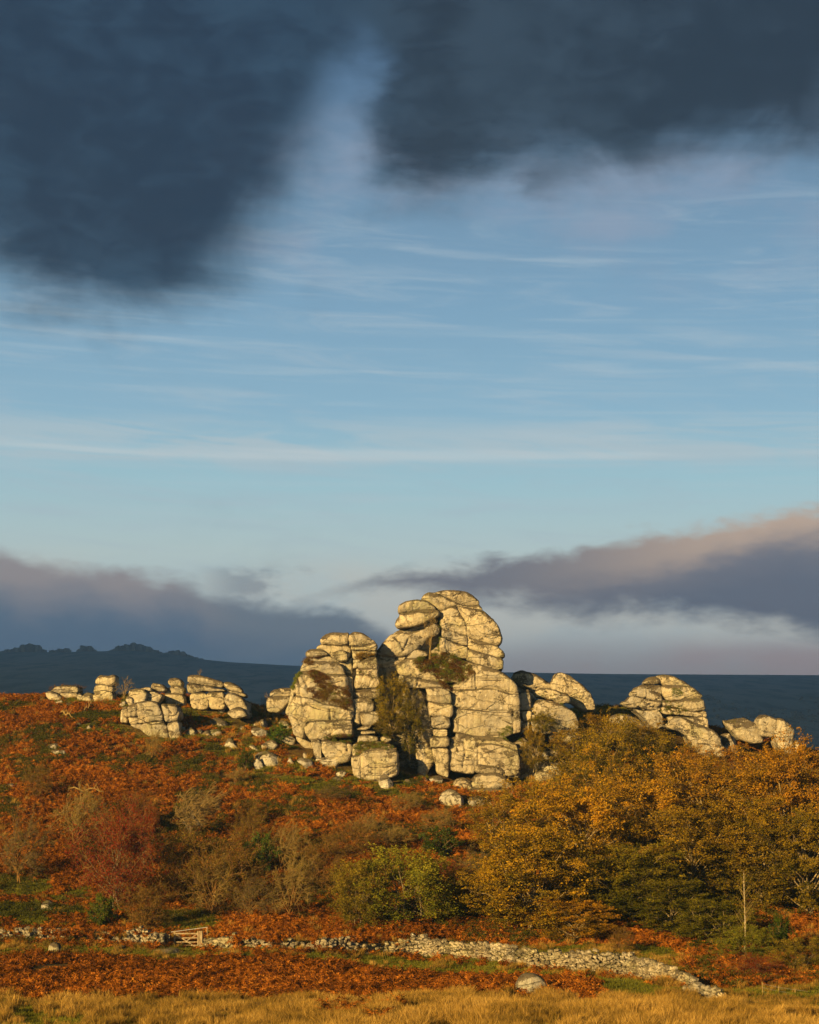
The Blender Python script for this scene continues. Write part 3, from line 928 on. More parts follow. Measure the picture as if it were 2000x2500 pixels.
CB = [
    (R2([740, 135, 870, 100, 990, 103, 1120, 113, 1210, 158, 1287, 218, 1292, 265, 1230, 280, 1130, 272, 1000, 228, 900, 182, 820, 155]), YU + .4, 5.0, dict(bulge=.8)),
    (R2([620, 205, 640, 155, 700, 125, 780, 130, 860, 173, 980, 223, 1130, 272, 1240, 282, 1292, 265, 1335, 310, 1330, 338, 1200, 338, 1030, 302, 960, 318, 860, 332, 800, 322, 720, 250]), YU + .2, 5.0, dict(bulge=.8)),
    (R2([342, 310, 360, 270, 430, 233, 560, 213, 680, 228, 770, 278, 795, 338, 700, 334, 560, 344, 450, 358, 370, 365, 350, 340]), YU - .3, 4.0, dict(bulge=.8)),
    (R2([372, 366, 460, 356, 560, 340, 700, 330, 795, 336, 828, 350, 832, 397, 760, 428, 680, 472, 560, 512, 440, 528, 350, 537, 318, 500, 333, 440, 370, 405]), YU - .5, 4.2, dict(bulge=.9)),
    (R2([828, 360, 900, 325, 1020, 302, 1058, 370, 1122, 458, 1148, 560, 1147, 618, 1080, 602, 1000, 573, 868, 532, 845, 430]), YU, 4.4, dict(bulge=.7)),
    (R2([1028, 302, 1140, 310, 1330, 343, 1430, 428, 1512, 530, 1553, 640, 1548, 705, 1500, 738, 1400, 718, 1280, 684, 1150, 630, 1150, 560, 1125, 460, 1068, 372]), YU - .2, 5.4, dict(bulge=1.0, cracks=[R2([1370, 640, 1450, 620, 1510, 605])])),
    (R2([858, 534, 1000, 575, 1080, 604, 1150, 622, 1168, 720, 1162, 748, 1060, 733, 860, 642]), YU - .1, 4.4, dict(bulge=.5)),
    (R2([1153, 632, 1280, 688, 1400, 720, 1500, 740, 1592, 832, 1594, 882, 1480, 888, 1400, 860, 1300, 826, 1168, 786]), YU - .3, 5.0, dict(bulge=.7, label='slab with a small dark hole')),
    (R2([848, 642, 960, 690, 1060, 735, 1162, 750, 1170, 860, 1147, 905, 1050, 895, 960, 872, 838, 812]), YU - .2, 4.4, dict(bulge=.5)),
    (R2([1170, 788, 1300, 828, 1420, 860, 1550, 893, 1578, 940, 1573, 1022, 1500, 1033, 1380, 1004, 1250, 954, 1150, 908, 1170, 860]), YU - .5, 5.0, dict(bulge=.7)),
    (R2([100, 818, 180, 703, 260, 628, 380, 558, 520, 518, 680, 473, 765, 468, 822, 560, 812, 625, 700, 665, 600, 765, 500, 822, 420, 855, 280, 862, 110, 837]), YC + 1.1, 5.0, dict(bulge=1.1, cracks=[R2([400, 800, 440, 740, 465, 670]), R2([300, 640, 360, 700, 400, 800]), R2([440, 600, 560, 570, 660, 540])])),
    (R2([88, 850, 270, 862, 440, 858, 442, 895, 330, 972, 260, 1003, 105, 988]), YC + 1.6, 4.4, dict(bulge=.6)),
    (R2([438, 892, 500, 812, 560, 790, 690, 828, 695, 868, 580, 902, 480, 904]), YC + 1.0, 3.5, dict(bulge=.5)),
    (R2([100, 992, 265, 1005, 330, 975, 345, 1090, 270, 1130, 120, 1120]), YC + 2.0, 3.5, dict(bulge=.5)),
    (RA([845, 602, 900, 567, 1000, 553, 1060, 600, 1150, 705, 1040, 692, 950, 668, 868, 652]), YC - .7, 4.5, dict(bulge=.7)),
    (RA([862, 655, 950, 668, 1040, 690, 1150, 705, 1215, 765, 1100, 748, 1050, 742, 885, 733, 852, 700]), YC - 1.1, 4.5, dict(bulge=.6, cracks=[R5([215, 20, 205, 120, 190, 185])])),
    # upper slope under the heather
    (RA([1050, 600, 1080, 545, 1180, 520, 1350, 640, 1370, 690, 1300, 715, 1220, 700, 1140, 700]), YC - .6, 4.5, dict(bulge=.5, lean=.35)),
    # big right-hand faces
    ([(1104, 1605), (1150, 1620), (1200, 1633), (1232, 1650), (1256, 1672), (1263, 1692), (1266, 1738), (1270, 1787), (1252, 1789), (1226, 1801), (1192, 1800), (1149, 1798), (1126, 1788), (1108, 1786), (1109, 1758), (1109, 1730), (1104, 1704), (1106, 1679), (1120, 1650)], YC - 1.9, 6.0, dict(bulge=.5, amp=.14, lean=.05, strata=.05, cracks=[
        R5([640, 205, 750, 210, 910, 217, 1060, 195, 1180, 202, 1300, 257, 1440, 264]), R5([640, 450, 800, 455, 950, 468, 1100, 487, 1250, 492, 1450, 506]), R5([1376, 505, 1384, 640, 1380, 760]),
        R5([910, -20, 912, 60, 915, 150, 935, 215]), R5([940, 92, 1080, 88, 1230, 86]), R5([712, 600, 714, 720]), R5([1090, 776, 1260, 768]), R5([1230, 580, 1360, 640])])),
    (R5([700, 745, 860, 798, 1000, 812, 1080, 812, 1230, 832, 1350, 882, 1412, 905, 1445, 1050, 1455, 1205, 1300, 1222, 1150, 1190, 945, 1170, 900, 1255, 640, 1210, 640, 1100, 690, 1000]), YC - 2.7, 6.0, dict(bulge=.5, strata=.07, cracks=[R5([950, 880, 1100, 875, 1250, 900, 1420, 960]), R5([950, 880, 960, 1000, 945, 1170]), R5([770, 840, 790, 1000, 760, 1180])])),
    (R5([930, 1162, 1150, 1182, 1455, 1218, 1450, 1310, 1290, 1300, 1160, 1258, 930, 1245]), YC - 3.1, 6.0, dict(bulge=.4, strata=.2)),
    # column of stacked blocks
    (R5([300, 188, 490, 183, 612, 248, 634, 392, 480, 388, 328, 362]), YC - 2.2, 4.0, dict(bulge=.6)),
    (R5([332, 368, 480, 390, 634, 400, 644, 532, 602, 568, 460, 558, 348, 548]), YC - 2.3, 4.0, dict(bulge=.65)),
    (R5([378, 558, 600, 564, 610, 660, 582, 702, 480, 708, 388, 692]), YC - 2.2, 4.0, dict(bulge=.6)),
    (R5([380, 700, 577, 708, 578, 805, 398, 805]), YC - 2.2, 4.0, dict(bulge=.4, strata=.2)),
    (R5([368, 810, 582, 804, 595, 900, 562, 933, 440, 944, 370, 938]), YC - 2.5, 4.0, dict(bulge=.6)),
    (R5([378, 948, 540, 940, 585, 960, 590, 1200, 560, 1215, 440, 1160, 400, 1050]), YC - 2.1, 4.5, dict(bulge=.35, extra=.8)),
    (R5([595, 840, 690, 790, 695, 1000, 650, 1110, 640, 1200, 590, 1230, 592, 960]), YC - 1.6, 3.5, dict(bulge=.3, mat=M_ROCK_MOSSY)),
    # shaded left flank of the tower behind the oak
    (RA([880, 735, 1050, 744, 1060, 900, 1080, 1100, 1040, 1200, 1000, 1230, 960, 1000, 900, 850]), YC - .2, 4.5, dict(bulge=.5, mat=M_ROCK_MOSSY)),
    (RA([930, 1000, 1000, 1000, 1050, 1120, 1090, 1200, 1020, 1290, 985, 1300, 975, 1100]), YC - 1.2, 3.0, dict(bulge=.4, mat=M_ROCK_MOSSY, extra=.6)),
    # foot of the tower
    (R5([875, 1385, 925, 1290, 1050, 1255, 1180, 1250, 1295, 1308, 1370, 1370, 1370, 1455, 1150, 1455, 1000, 1445, 880, 1435]), YC - 3.8, 5.0, dict(bulge=.9)),
    (R5([858, 1440, 1000, 1444, 1200, 1452, 1330, 1455, 1250, 1560, 1100, 1565, 960, 1535, 858, 1502]), YC - 4.1, 4.0, dict(bulge=.6)),
    (R5([645, 1425, 690, 1348, 770, 1330, 852, 1368, 866, 1400, 856, 1535, 780, 1508, 700, 1478, 645, 1440]), YC - 4.0, 3.5, dict(bulge=.5, strata=.14)),
    # back wall of the cleft
    ([(918, 1600), (960, 1590), (1010, 1640), (1040, 1900), (1000, 1930), (940, 1900), (915, 1800), (922, 1700)], YC + 1.6, 4.5, dict(bulge=.5, strata=.2, extra=1.0)),
    # inner mass
    (R2([380, 800, 450, 620, 480, 330, 700, 260, 1000, 180, 1200, 250, 1350, 500, 1430, 800, 1440, 1000, 1600, 1250, 1650, 2300, 700, 2500, 400, 2300, 420, 1700, 250, 1200, 180, 900]), YC + 2.4, 4.5, dict(bulge=.1, amp=.25, vox=.2, extra=1.0, label='dark inner rock showing in the joints of the tower')),
]
TOWER = outcrop('granite_tower', 'tall main tower of the tor with two cap boulders and a broad pale face', 'rock tower', [(b[0], b[1], b[2], {**big, **(b[3] if len(b) > 3 else {})}) for b in CB])
outcrop('granite_block', 'big squarish block at the foot of the cleft with a grassy top', 'rock', [
    (R4([982, 465, 1088, 452, 1110, 402, 1220, 370, 1350, 375, 1540, 400, 1562, 450, 1555, 560, 1552, 690, 1500, 722, 1330, 765, 1070, 768, 1000, 700, 985, 600]), 171.6, 4.0, dict(bulge=.5, cracks=[R4([1190, 600, 1300, 605, 1440, 590, 1550, 560]), R4([1440, 715, 1550, 655]), R4([1085, 470, 1080, 600, 1085, 740])])),
    (R4([985, 310, 1100, 275, 1400, 285, 1555, 360, 1550, 405, 1350, 390, 1100, 445, 985, 465]), 172.8, 3.6, dict(bulge=.3, mat=M_ROCK_MOSSY)),
    (R4([1070, 762, 1330, 758, 1345, 795, 1200, 803, 1090, 790]), 171.7, 2.5, dict(bulge=.3, extra=.3)),
])
outcrop('rock_slabs', 'narrow broken blocks wedged against the right edge of the main tower', 'rock', [
    (R5([1446, 300, 1490, 240, 1582, 218, 1608, 470, 1480, 484, 1450, 450]), 175.6, 3.5, dict(bulge=.4)),
    (R5([1480, 488, 1612, 482, 1618, 602, 1520, 615, 1496, 560]), 175.3, 3.5, dict(bulge=.4)),
    (R5([1460, 600, 1532, 612, 1548, 722, 1500, 745, 1465, 732]), 175.2, 3.0, dict(bulge=.3)),
    (R5([1528, 615, 1592, 612, 1588, 724, 1552, 745]), 175.4, 3.0, dict(bulge=.3)),
    (R5([1610, 530, 1660, 525, 1668, 640, 1630, 645]), 175.4, 3.0, dict(bulge=.3)),
    (RB([120, 250, 135, 275, 210, 300, 235, 330, 200, 340, 150, 320, 60, 200]), 177.6, 3.5, dict(bulge=.3)),
    (RB([60, 540, 150, 530, 240, 600, 250, 780, 150, 760, 90, 720]), 175.8, 4, dict(bulge=.3, mat=M_ROCK_MOSSY, extra=1.0)),
])
outcrop('leaning_slab', 'tilted slab in shade just right of the main tower', 'rock', [
    (RB([116, 250, 120, 205, 160, 192, 230, 213, 280, 243, 328, 275, 250, 303, 215, 306, 150, 275]), 181.0, 3.0, dict(bulge=.4, strata=.2))])
outcrop('rock_fin', 'pale pointed fin of rock leaning left on the skyline right of the tower', 'rock', [
    (RB([318, 268, 345, 203, 382, 203, 450, 243, 520, 308, 547, 362, 480, 368, 400, 322, 330, 295]), 180.0, 3.5, dict(bulge=.6, extra=.5))])
outcrop('low_rocks', 'rounded mossy blocks stepping down in front of the leaning fin', 'rock', [
    (RB([222, 302, 260, 278, 330, 288, 402, 308, 418, 352, 370, 364, 300, 338, 225, 328]), 177.6, 3.0, dict(bulge=.5)),
    (RB([206, 400, 213, 342, 300, 348, 400, 383, 458, 448, 452, 504, 300, 518, 212, 502]), 175.6, 4.0, dict(bulge=.7, strata=.1)),
    (RB([300, 520, 442, 505, 472, 538, 462, 562, 340, 556]), 175.9, 3.5, dict(bulge=.4, extra=.8)),
    (RB([235, 598, 300, 618, 352, 598, 346, 642, 290, 655, 240, 625]), 174.8, 3.0, dict(bulge=.4)),
    (RB([240, 650, 440, 698, 515, 735, 380, 785, 250, 778]), 174.4, 3.0, dict(bulge=.4, extra=.8, strata=.2)),
])
outcrop('layered_outcrop', 'layered mossy outcrop on the right of the ridge with a small round cap stone', 'rock outcrop', [
    (R8([300, 156, 345, 114, 400, 107, 432, 130, 432, 160, 340, 170]), 184.2, 2.0, dict(bulge=.5, strata=0)),
    (R8([422, 100, 480, 93, 600, 128, 662, 165, 710, 194, 560, 184, 450, 164, 428, 130]), 184.5, 3.5, dict(bulge=.5)),
    (R8([218, 248, 260, 188, 340, 168, 442, 168, 458, 200, 455, 305, 350, 284, 230, 258]), 183.8, 4.0, dict(bulge=.6, strata=.2)),
    (R8([122, 318, 210, 253, 300, 275, 448, 308, 445, 380, 330, 370, 200, 354]), 183.3, 4.0, dict(bulge=.6, strata=.2)),
    (R8([458, 180, 560, 182, 700, 190, 785, 260, 762, 283, 620, 300, 500, 294, 455, 250]), 183.8, 4.0, dict(bulge=.7, mat=M_ROCK_MOSSY)),
    (R8([456, 300, 560, 300, 782, 286, 808, 372, 700, 382, 590, 360, 460, 340]), 183.4, 4.0, dict(bulge=.5)),
    (R8([450, 342, 600, 364, 700, 382, 812, 378, 820, 428, 720, 433, 600, 418, 452, 412]), 183.2, 4.0, dict(bulge=.5, strata=.1)),
    (R8([500, 428, 700, 432, 822, 430, 832, 510, 700, 515, 520, 480]), 183.0, 4.0, dict(bulge=.4, extra=.5)),
    (R8([215, 368, 440, 380, 470, 450, 380, 480, 290, 425]), 183.0, 4.0, dict(bulge=.4, mat=M_ROCK_MOSSY, extra=.8)),
    (R8([250, 260, 330, 200, 440, 190, 600, 190, 740, 260, 780, 480, 500, 500, 300, 440]), 185.2, 4.0, dict(bulge=.1, vox=.2)),
])
outcrop('sloping_slab', 'long slab sloping down right below the layered outcrop', 'rock', [
    (R8([482, 450, 520, 428, 650, 458, 800, 518, 920, 588, 958, 630, 955, 672, 740, 642, 650, 572, 490, 512]), 179.6, 4.0, dict(bulge=.6, strata=.1)),
    (R8([748, 642, 850, 655, 955, 672, 950, 690, 820, 720, 750, 700]), 179.2, 4.0, dict(bulge=.4, extra=1.0)),
])
single('mossy rock half buried under bushes left of the sloping slab', R8([60, 412, 150, 415, 290, 468, 372, 530, 362, 565, 250, 555, 50, 530]), 178.2, 3.0, 'rock', 'mossy_rock', M_ROCK_MOSSY, vox=.12, extra=.8)
single('low pale rock between the layered outcrop and the split rock', R8([978, 458, 1020, 434, 1110, 440, 1200, 488, 1272, 548, 1180, 560, 1080, 530, 990, 490]), 184.5, 3.5, 'rock', 'low_rock', M_ROCK, strata=.1, extra=1.0)
single('small rock in shade to the right of the sloping slab', R8([948, 578, 1000, 568, 1062, 600, 1062, 645, 1000, 670, 958, 655]), 181.5, 2.5, 'rock', 'shaded_rock', M_ROCK, extra=1.2)
outcrop('split_rock', 'rightmost rock on the skyline, split by a dark crack', 'rock', [
    (R8([1230, 480, 1250, 438, 1290, 413, 1350, 433, 1407, 458, 1392, 500, 1360, 550, 1260, 545]), 183.6, 3.5, dict(bulge=.6, extra=.6)),
    (R8([1400, 448, 1440, 452, 1472, 483, 1522, 538, 1530, 645, 1505, 690, 1400, 640, 1368, 565, 1397, 500]), 183.2, 3.5, dict(bulge=.6, strata=.1, extra=.6)),
    (R8([1530, 630, 1560, 625, 1570, 690, 1530, 690]), 183.4, 1.5, dict(bulge=.3, extra=.6)),
])
# left ridge
outcrop('table_rock', 'flat-topped rock with a small thorn behind it, leftmost on the ridge', 'rock', [
    (R7([68, 226, 120, 188, 200, 182, 298, 188, 300, 234, 150, 240]), 190.2, 3.5, dict(bulge=.4)),
    (R7([150, 240, 295, 236, 296, 292, 200, 292]), 190.0, 3.5, dict(bulge=.3, extra=.5)),
    (R7([42, 236, 80, 225, 150, 262, 205, 292, 110, 296, 46, 265]), 189.2, 2.5, dict(bulge=.4, extra=.6)),
])
outcrop('rock_stack', 'upright stack of two pale blocks standing alone on the left ridge', 'rock', [
    (R7([443, 160, 450, 124, 480, 100, 600, 97, 604, 165, 560, 180, 500, 170]), 189.4, 2.6, dict(bulge=.5)),
    (R7([426, 215, 440, 175, 500, 168, 582, 180, 586, 228, 500, 236, 428, 238]), 189.2, 2.8, dict(bulge=.4)),
    (R7([424, 240, 500, 212, 584, 234, 580, 275, 460, 282, 430, 272]), 188.9, 2.8, dict(bulge=.4, extra=.7)),
])
single('low stone between the table rock and the upright stack', R7([328, 272, 340, 244, 390, 236, 428, 260, 424, 292, 338, 294]), 188.8, 1.6, mat=M_ROCK)
single('small stone at the right foot of the table rock', R7([298, 255, 312, 240, 332, 250, 330, 285, 302, 288]), 189.2, 1.2, mat=M_ROCK)
outcrop('jumbled_rocks', 'jumble of rounded blocks above the big square block', 'rock outcrop', [
    (R7([706, 242, 715, 213, 760, 203, 830, 206, 862, 240, 852, 282, 740, 314, 710, 295]), 183.2, 3.0, dict(bulge=.6)),
    (R7([860, 242, 900, 223, 984, 250, 984, 275, 900, 290, 838, 302]), 183.8, 2.8, dict(bulge=.5)),
    (R7([893, 192, 908, 158, 980, 168, 1014, 200, 1008, 222, 920, 220]), 186.4, 2.5, dict(bulge=.5)),
    (R7([1033, 150, 1050, 126, 1110, 123, 1143, 150, 1138, 180, 1060, 185]), 187.6, 2.2, dict(bulge=.5)),
    (R7([1048, 195, 1100, 183, 1160, 195, 1155, 252, 1066, 256]), 187.0, 2.6, dict(bulge=.4)),
    (R7([1005, 210, 1050, 195, 1060, 250, 1010, 256]), 187.3, 2.0, dict(bulge=.4, extra=.4)),
    (R7([688, 292, 705, 260, 745, 280, 745, 318]), 182.8, 1.4, dict(bulge=.3)),
    (R7([800, 205, 850, 190, 890, 195, 900, 225, 830, 230]), 185.5, 2.2, dict(bulge=.4)),
    (R7([1000, 245, 1150, 245, 1170, 275, 1010, 275]), 186.6, 2.4, dict(bulge=.3, extra=.5)),
])
outcrop('layered_ridge_rock', 'long low outcrop of stacked slabs tapering right on the left ridge', 'rock outcrop', [
    (R7([1183, 156, 1190, 110, 1220, 96, 1330, 108, 1478, 150, 1473, 196, 1350, 182]), 187.0, 3.5, dict(bulge=.6)),
    (R7([1182, 178, 1200, 160, 1350, 180, 1484, 203, 1494, 226, 1400, 226, 1200, 238]), 186.7, 3.8, dict(bulge=.5)),
    (R7([1202, 262, 1230, 234, 1320, 234, 1363, 260, 1353, 296, 1230, 298]), 186.2, 3.5, dict(bulge=.5, extra=.4)),
    (R7([1343, 242, 1480, 230, 1494, 294, 1370, 296]), 186.2, 3.5, dict(bulge=.4, extra=.4)),
    (R7([1480, 182, 1484, 148, 1530, 153, 1600, 183, 1634, 215, 1622, 236, 1510, 208]), 186.4, 3.2, dict(bulge=.5)),
    (R7([1500, 215, 1640, 236, 1664, 250, 1658, 274, 1560, 256]), 186.0, 3.4, dict(bulge=.4)),
    (R7([1498, 302, 1520, 253, 1570, 248, 1640, 293, 1682, 345, 1664, 364, 1560, 340]), 184.4, 3.5, dict(bulge=.6)),
    (R7([1650, 300, 1690, 320, 1702, 355, 1680, 362]), 185.6, 2.0, dict(bulge=.3)),
])
single('wedge of rock below the right end of the layered ridge rock', R7([1498, 395, 1600, 343, 1684, 402, 1560, 418]), 182.2, 3.0, 'rock', 'rock_wedge', M_ROCK)
outcrop('square_block', 'big squared block with cross cracks standing low on the left slope', 'rock', [
    (R7([643, 408, 650, 362, 700, 335, 706, 410]), 178.7, 3.0, dict(bulge=.4, extra=.4)),
    (R7([700, 432, 702, 345, 770, 316, 900, 305, 950, 328, 982, 390, 992, 462, 860, 474, 780, 434]), 177.6, 4.2, dict(bulge=.5, facets=0, grow=.06, amp=.1, cracks=[R7([778, 320, 785, 380, 780, 425]), R7([700, 430, 800, 432, 860, 462])])),
    (R7([706, 436, 780, 436, 860, 476, 994, 466, 990, 478, 722, 492]), 177.6, 4.0, dict(bulge=.4)),
    (R7([720, 490, 990, 478, 1032, 520, 1034, 548, 900, 534, 740, 514]), 177.3, 4.0, dict(bulge=.4, extra=.6)),
    (R7([975, 330, 1020, 333, 1092, 338, 1122, 400, 1114, 457, 1010, 474, 998, 420]), 177.5, 3.6, dict(bulge=.4, cracks=[R7([1020, 335, 1050, 390, 1060, 400])])),
    (R7([1018, 485, 1112, 462, 1138, 530, 1050, 545]), 177.2, 3.6, dict(bulge=.4, extra=.6)),
])
outcrop('flat_rocks', 'two stacked blocks touching the left edge of the split buttress', 'rock', [
    (R6([928, 272, 935, 203, 1000, 158, 1150, 133, 1285, 133, 1275, 210, 1245, 262, 1000, 268]), 180.4, 3.5, dict(bulge=.5)),
    (R6([876, 352, 898, 285, 1050, 263, 1245, 270, 1225, 372, 1050, 455, 888, 425]), 180.0, 3.5, dict(bulge=.5, extra=.5)),
])
BL = [
    ('flat stone on the saddle between the left ridge rocks and the buttress', R6([598, 457, 690, 438, 704, 470, 620, 488])),
    ('thin slab on the saddle, partly under another slab', R6([668, 487, 812, 490, 782, 528, 690, 518])),
    ('long flat slab leading to the foot of the split buttress', R6([780, 460, 900, 423, 1152, 500, 1142, 534, 1000, 548, 900, 512])),
    ('domed block with a flat joint, upper left of the young conifer', R6([618, 742, 700, 648, 840, 638, 874, 700, 855, 764, 640, 768])),
    ('broad grey block just under the domed block, behind the conifer', R6([598, 802, 650, 770, 862, 770, 874, 880, 800, 955, 640, 864])),
    ('jagged grooved slab leaning behind the conifer', R6([1038, 690, 1110, 648, 1200, 688, 1284, 770, 1262, 814, 1150, 764])),
    ('grey shaded slab leaning to the right of the conifer', R6([1100, 855, 1200, 855, 1334, 960, 1282, 1045, 1120, 985])),
    ('sharp triangular stone on its own among bracken left of the conifer', R6([178, 1045, 270, 908, 404, 1060, 404, 1100])),
    ('thin slanting stone between the triangular stone and the ribbed stone', R6([558, 1040, 640, 1048, 774, 1120, 762, 1144, 600, 1095])),
    ('ribbed rounded stone at the foot of the conifer', R6([788, 1052, 870, 988, 960, 968, 1054, 1040, 1044, 1084, 860, 1134, 798, 1104])),
    ('largest grey slab of the boulder field, half in shade', R6([648, 1214, 830, 1148, 1000, 1208, 1094, 1290, 1104, 1364, 960, 1394, 800, 1324])),
    ('pale upright pointed stone in front of the largest grey slab', R6([653, 1344, 730, 1256, 808, 1380, 804, 1454, 680, 1424])),
    ('small pointed boulder alone below the shaded hollow', R6([1188, 1324, 1240, 1233, 1322, 1330, 1240, 1358])),
    ('tilted two-toned boulder left of the buttress foot', R6([1358, 1312, 1400, 1273, 1500, 1278, 1594, 1310, 1628, 1402, 1540, 1424, 1440, 1364])),
    ('narrow boulder standing behind the tilted two-toned one', R6([1463, 1204, 1500, 1168, 1594, 1290, 1480, 1284])),
    ('small pale stone in bracken above the triangular stone', R6([428, 792, 470, 753, 514, 802, 470, 815])),
    ('flat grey stone in bracken right of the triangular stone', R6([368, 852, 480, 850, 478, 885, 420, 890])),
    ('flat pale stone showing in the bracken below the triangular stone', R6([58, 1345, 120, 1328, 244, 1380, 100, 1378])),
    ('little stone at the lower edge of the boulder field', R6([1010, 1420, 1060, 1400, 1150, 1460, 1100, 1480])),
    ('first pale boulder right of the square block', R7([1148, 548, 1210, 513, 1248, 545, 1254, 580, 1180, 572])),
    ('grey stone tucked behind the first pale boulder right of the square block', R7([1245, 545, 1290, 530, 1312, 548, 1262, 570])),
    ('wedge-shaped boulder between two pale ones below the left ridge', R7([1253, 578, 1355, 533, 1374, 578, 1290, 585])),
    ('blocky cube-like boulder below the left ridge', R7([1366, 530, 1450, 533, 1455, 582, 1380, 582])),
    ('rubbly grey rock in grass below the layered ridge rock', R7([1338, 472, 1420, 438, 1504, 480, 1484, 505, 1350, 505])),
    ('flat grey rubble under the wedge-shaped boulder', R7([1285, 600, 1340, 585, 1440, 592, 1400, 618, 1310, 615])),
    ('small stone in grass beneath the layered ridge rock', R7([1390, 310, 1440, 300, 1450, 335, 1400, 338])),
    ('tilted stone left of the rock wedge', R7([1425, 360, 1465, 343, 1490, 378, 1450, 395])),
    ('pale stone beside a dark hole on the slope', R7([1608, 520, 1640, 508, 1650, 532, 1615, 535])),
    ('pair-mate stone right of the shadowed log on the left slope', R7([338, 528, 390, 493, 412, 515, 370, 532])),
    ('half hidden grey stone on the left slope left of its pale neighbour', R7([268, 492, 315, 480, 322, 507, 280, 510])),
    ('bright knobbly boulder alone low on the far left slope', R7([53, 662, 100, 648, 142, 650, 148, 692, 70, 696])),
    ('flat stone just below the bright knobbly boulder', R7([80, 702, 195, 704, 184, 728, 100, 724])),
    ('pale stone at the grassy edge under the table rock', R7([120, 305, 170, 298, 178, 320, 130, 322])),
    ('little stone in turf right of the table rock', R7([208, 322, 240, 315, 252, 335, 215, 338])),
    ('low stone in turf left of the jumbled rocks', R7([640, 330, 670, 305, 700, 315, 690, 345, 650, 350])),
    ('white stone showing in bracken at the far left edge', [(18, 1915), (30, 1913), (36, 1921), (22, 1924)]),
    ('pale stone low on the bracken slope below the square block', R7([1130, 520, 1160, 512, 1165, 532, 1140, 535])),
    ('grey boulder leaning on the foot of the main tower', R5([473, 1592, 520, 1498, 600, 1462, 680, 1488, 764, 1560, 774, 1632, 730, 1675, 650, 1685, 560, 1645])),
    ('pale boulder under the foot of the tower beside the thorn', R5([818, 1622, 860, 1543, 960, 1538, 1072, 1560, 1090, 1665, 950, 1672])),
    ('mossy triangular stone at the lower right corner of the squarish block', R4([1318, 820, 1340, 740, 1390, 688, 1450, 740, 1510, 820, 1480, 880, 1380, 885])),
    ('pale stone on grass below the buttress foot', R4([755, 692, 800, 660, 880, 652, 880, 700, 830, 742, 770, 720])),
    ('long mossy boulder under the buttress ledge', R4([478, 505, 600, 483, 822, 462, 834, 510, 760, 565, 640, 585, 515, 595])),
    ('flat grey stone at the bracken edge below the buttress', R4([690, 760, 780, 745, 850, 760, 790, 790, 720, 785])),
    ('pale rubble on the bank between the block and the tower', R5([340, 1330, 430, 1290, 520, 1300, 500, 1350, 380, 1375])),
    ('small broken stone on the bank below the column', R5([240, 1335, 300, 1310, 340, 1350, 290, 1372])),
    ('white stone peeping out left of the tower bank', R5([30, 1345, 80, 1335, 140, 1365, 60, 1382])),
    ('pale stone in shade under the windswept pale thorn', [(468, 2007), (480, 2000), (494, 2006), (494, 2017), (472, 2018)]),
    ('white stone among the bushes right under the layered slabs', RB([350, 790, 375, 775, 395, 785, 390, 805, 360, 805])),
    ('white-topped boulder on the green lawn at left', [(101, 2206), (112, 2201), (126, 2205), (131, 2215), (122, 2222), (104, 2219)]),
    ('rounded boulder in bracken in front of the left wall', [(116, 2320), (120, 2308), (132, 2303), (143, 2308), (147, 2320), (135, 2327), (120, 2327)]),
    ('large domed boulder at the right end of the bracken', [(1260, 2410), (1268, 2392), (1285, 2381), (1305, 2380), (1325, 2390), (1336, 2408), (1334, 2422), (1300, 2428), (1268, 2420)]),
    ('moss-topped boulder in the straw grass near the bottom', [(972, 2438), (985, 2427), (1002, 2425), (1012, 2434), (1010, 2446), (985, 2448)]),
    ('long flat slab in grass before the gate', [(345, 2327), (385, 2321), (430, 2318), (450, 2320), (452, 2328), (400, 2334), (352, 2334)]),
    ('pale flat stone in grass right of the gate', [(520, 2333), (545, 2326), (580, 2325), (598, 2328), (560, 2336)]),
    ('small flat stone in grass before the middle wall', [(880, 2329), (895, 2325), (905, 2327), (900, 2333), (884, 2334)]),
    ('grey flat stone in the grass left of the small flat one', [(808, 2332), (825, 2328), (832, 2333), (815, 2337)]),
    ('half-sunk grey stone left of the gate slab', [(280, 2314), (292, 2310), (306, 2312), (304, 2319), (286, 2320)]),
]
for lab, pts in BL:
    if 'domed boulder' in lab or 'moss-topped' in lab or 'rounded boulder' in lab:
        single(lab, pts, None, None, 'boulder', 'boulder', M_BOULDER if 'domed' in lab else M_ROCK_MOSSY, facets=0, rnd=4, bulge=.6, grow=.14)
    else:
        single(lab, pts)
print('rock verts', sum(len(v) for v in ROCK_V))

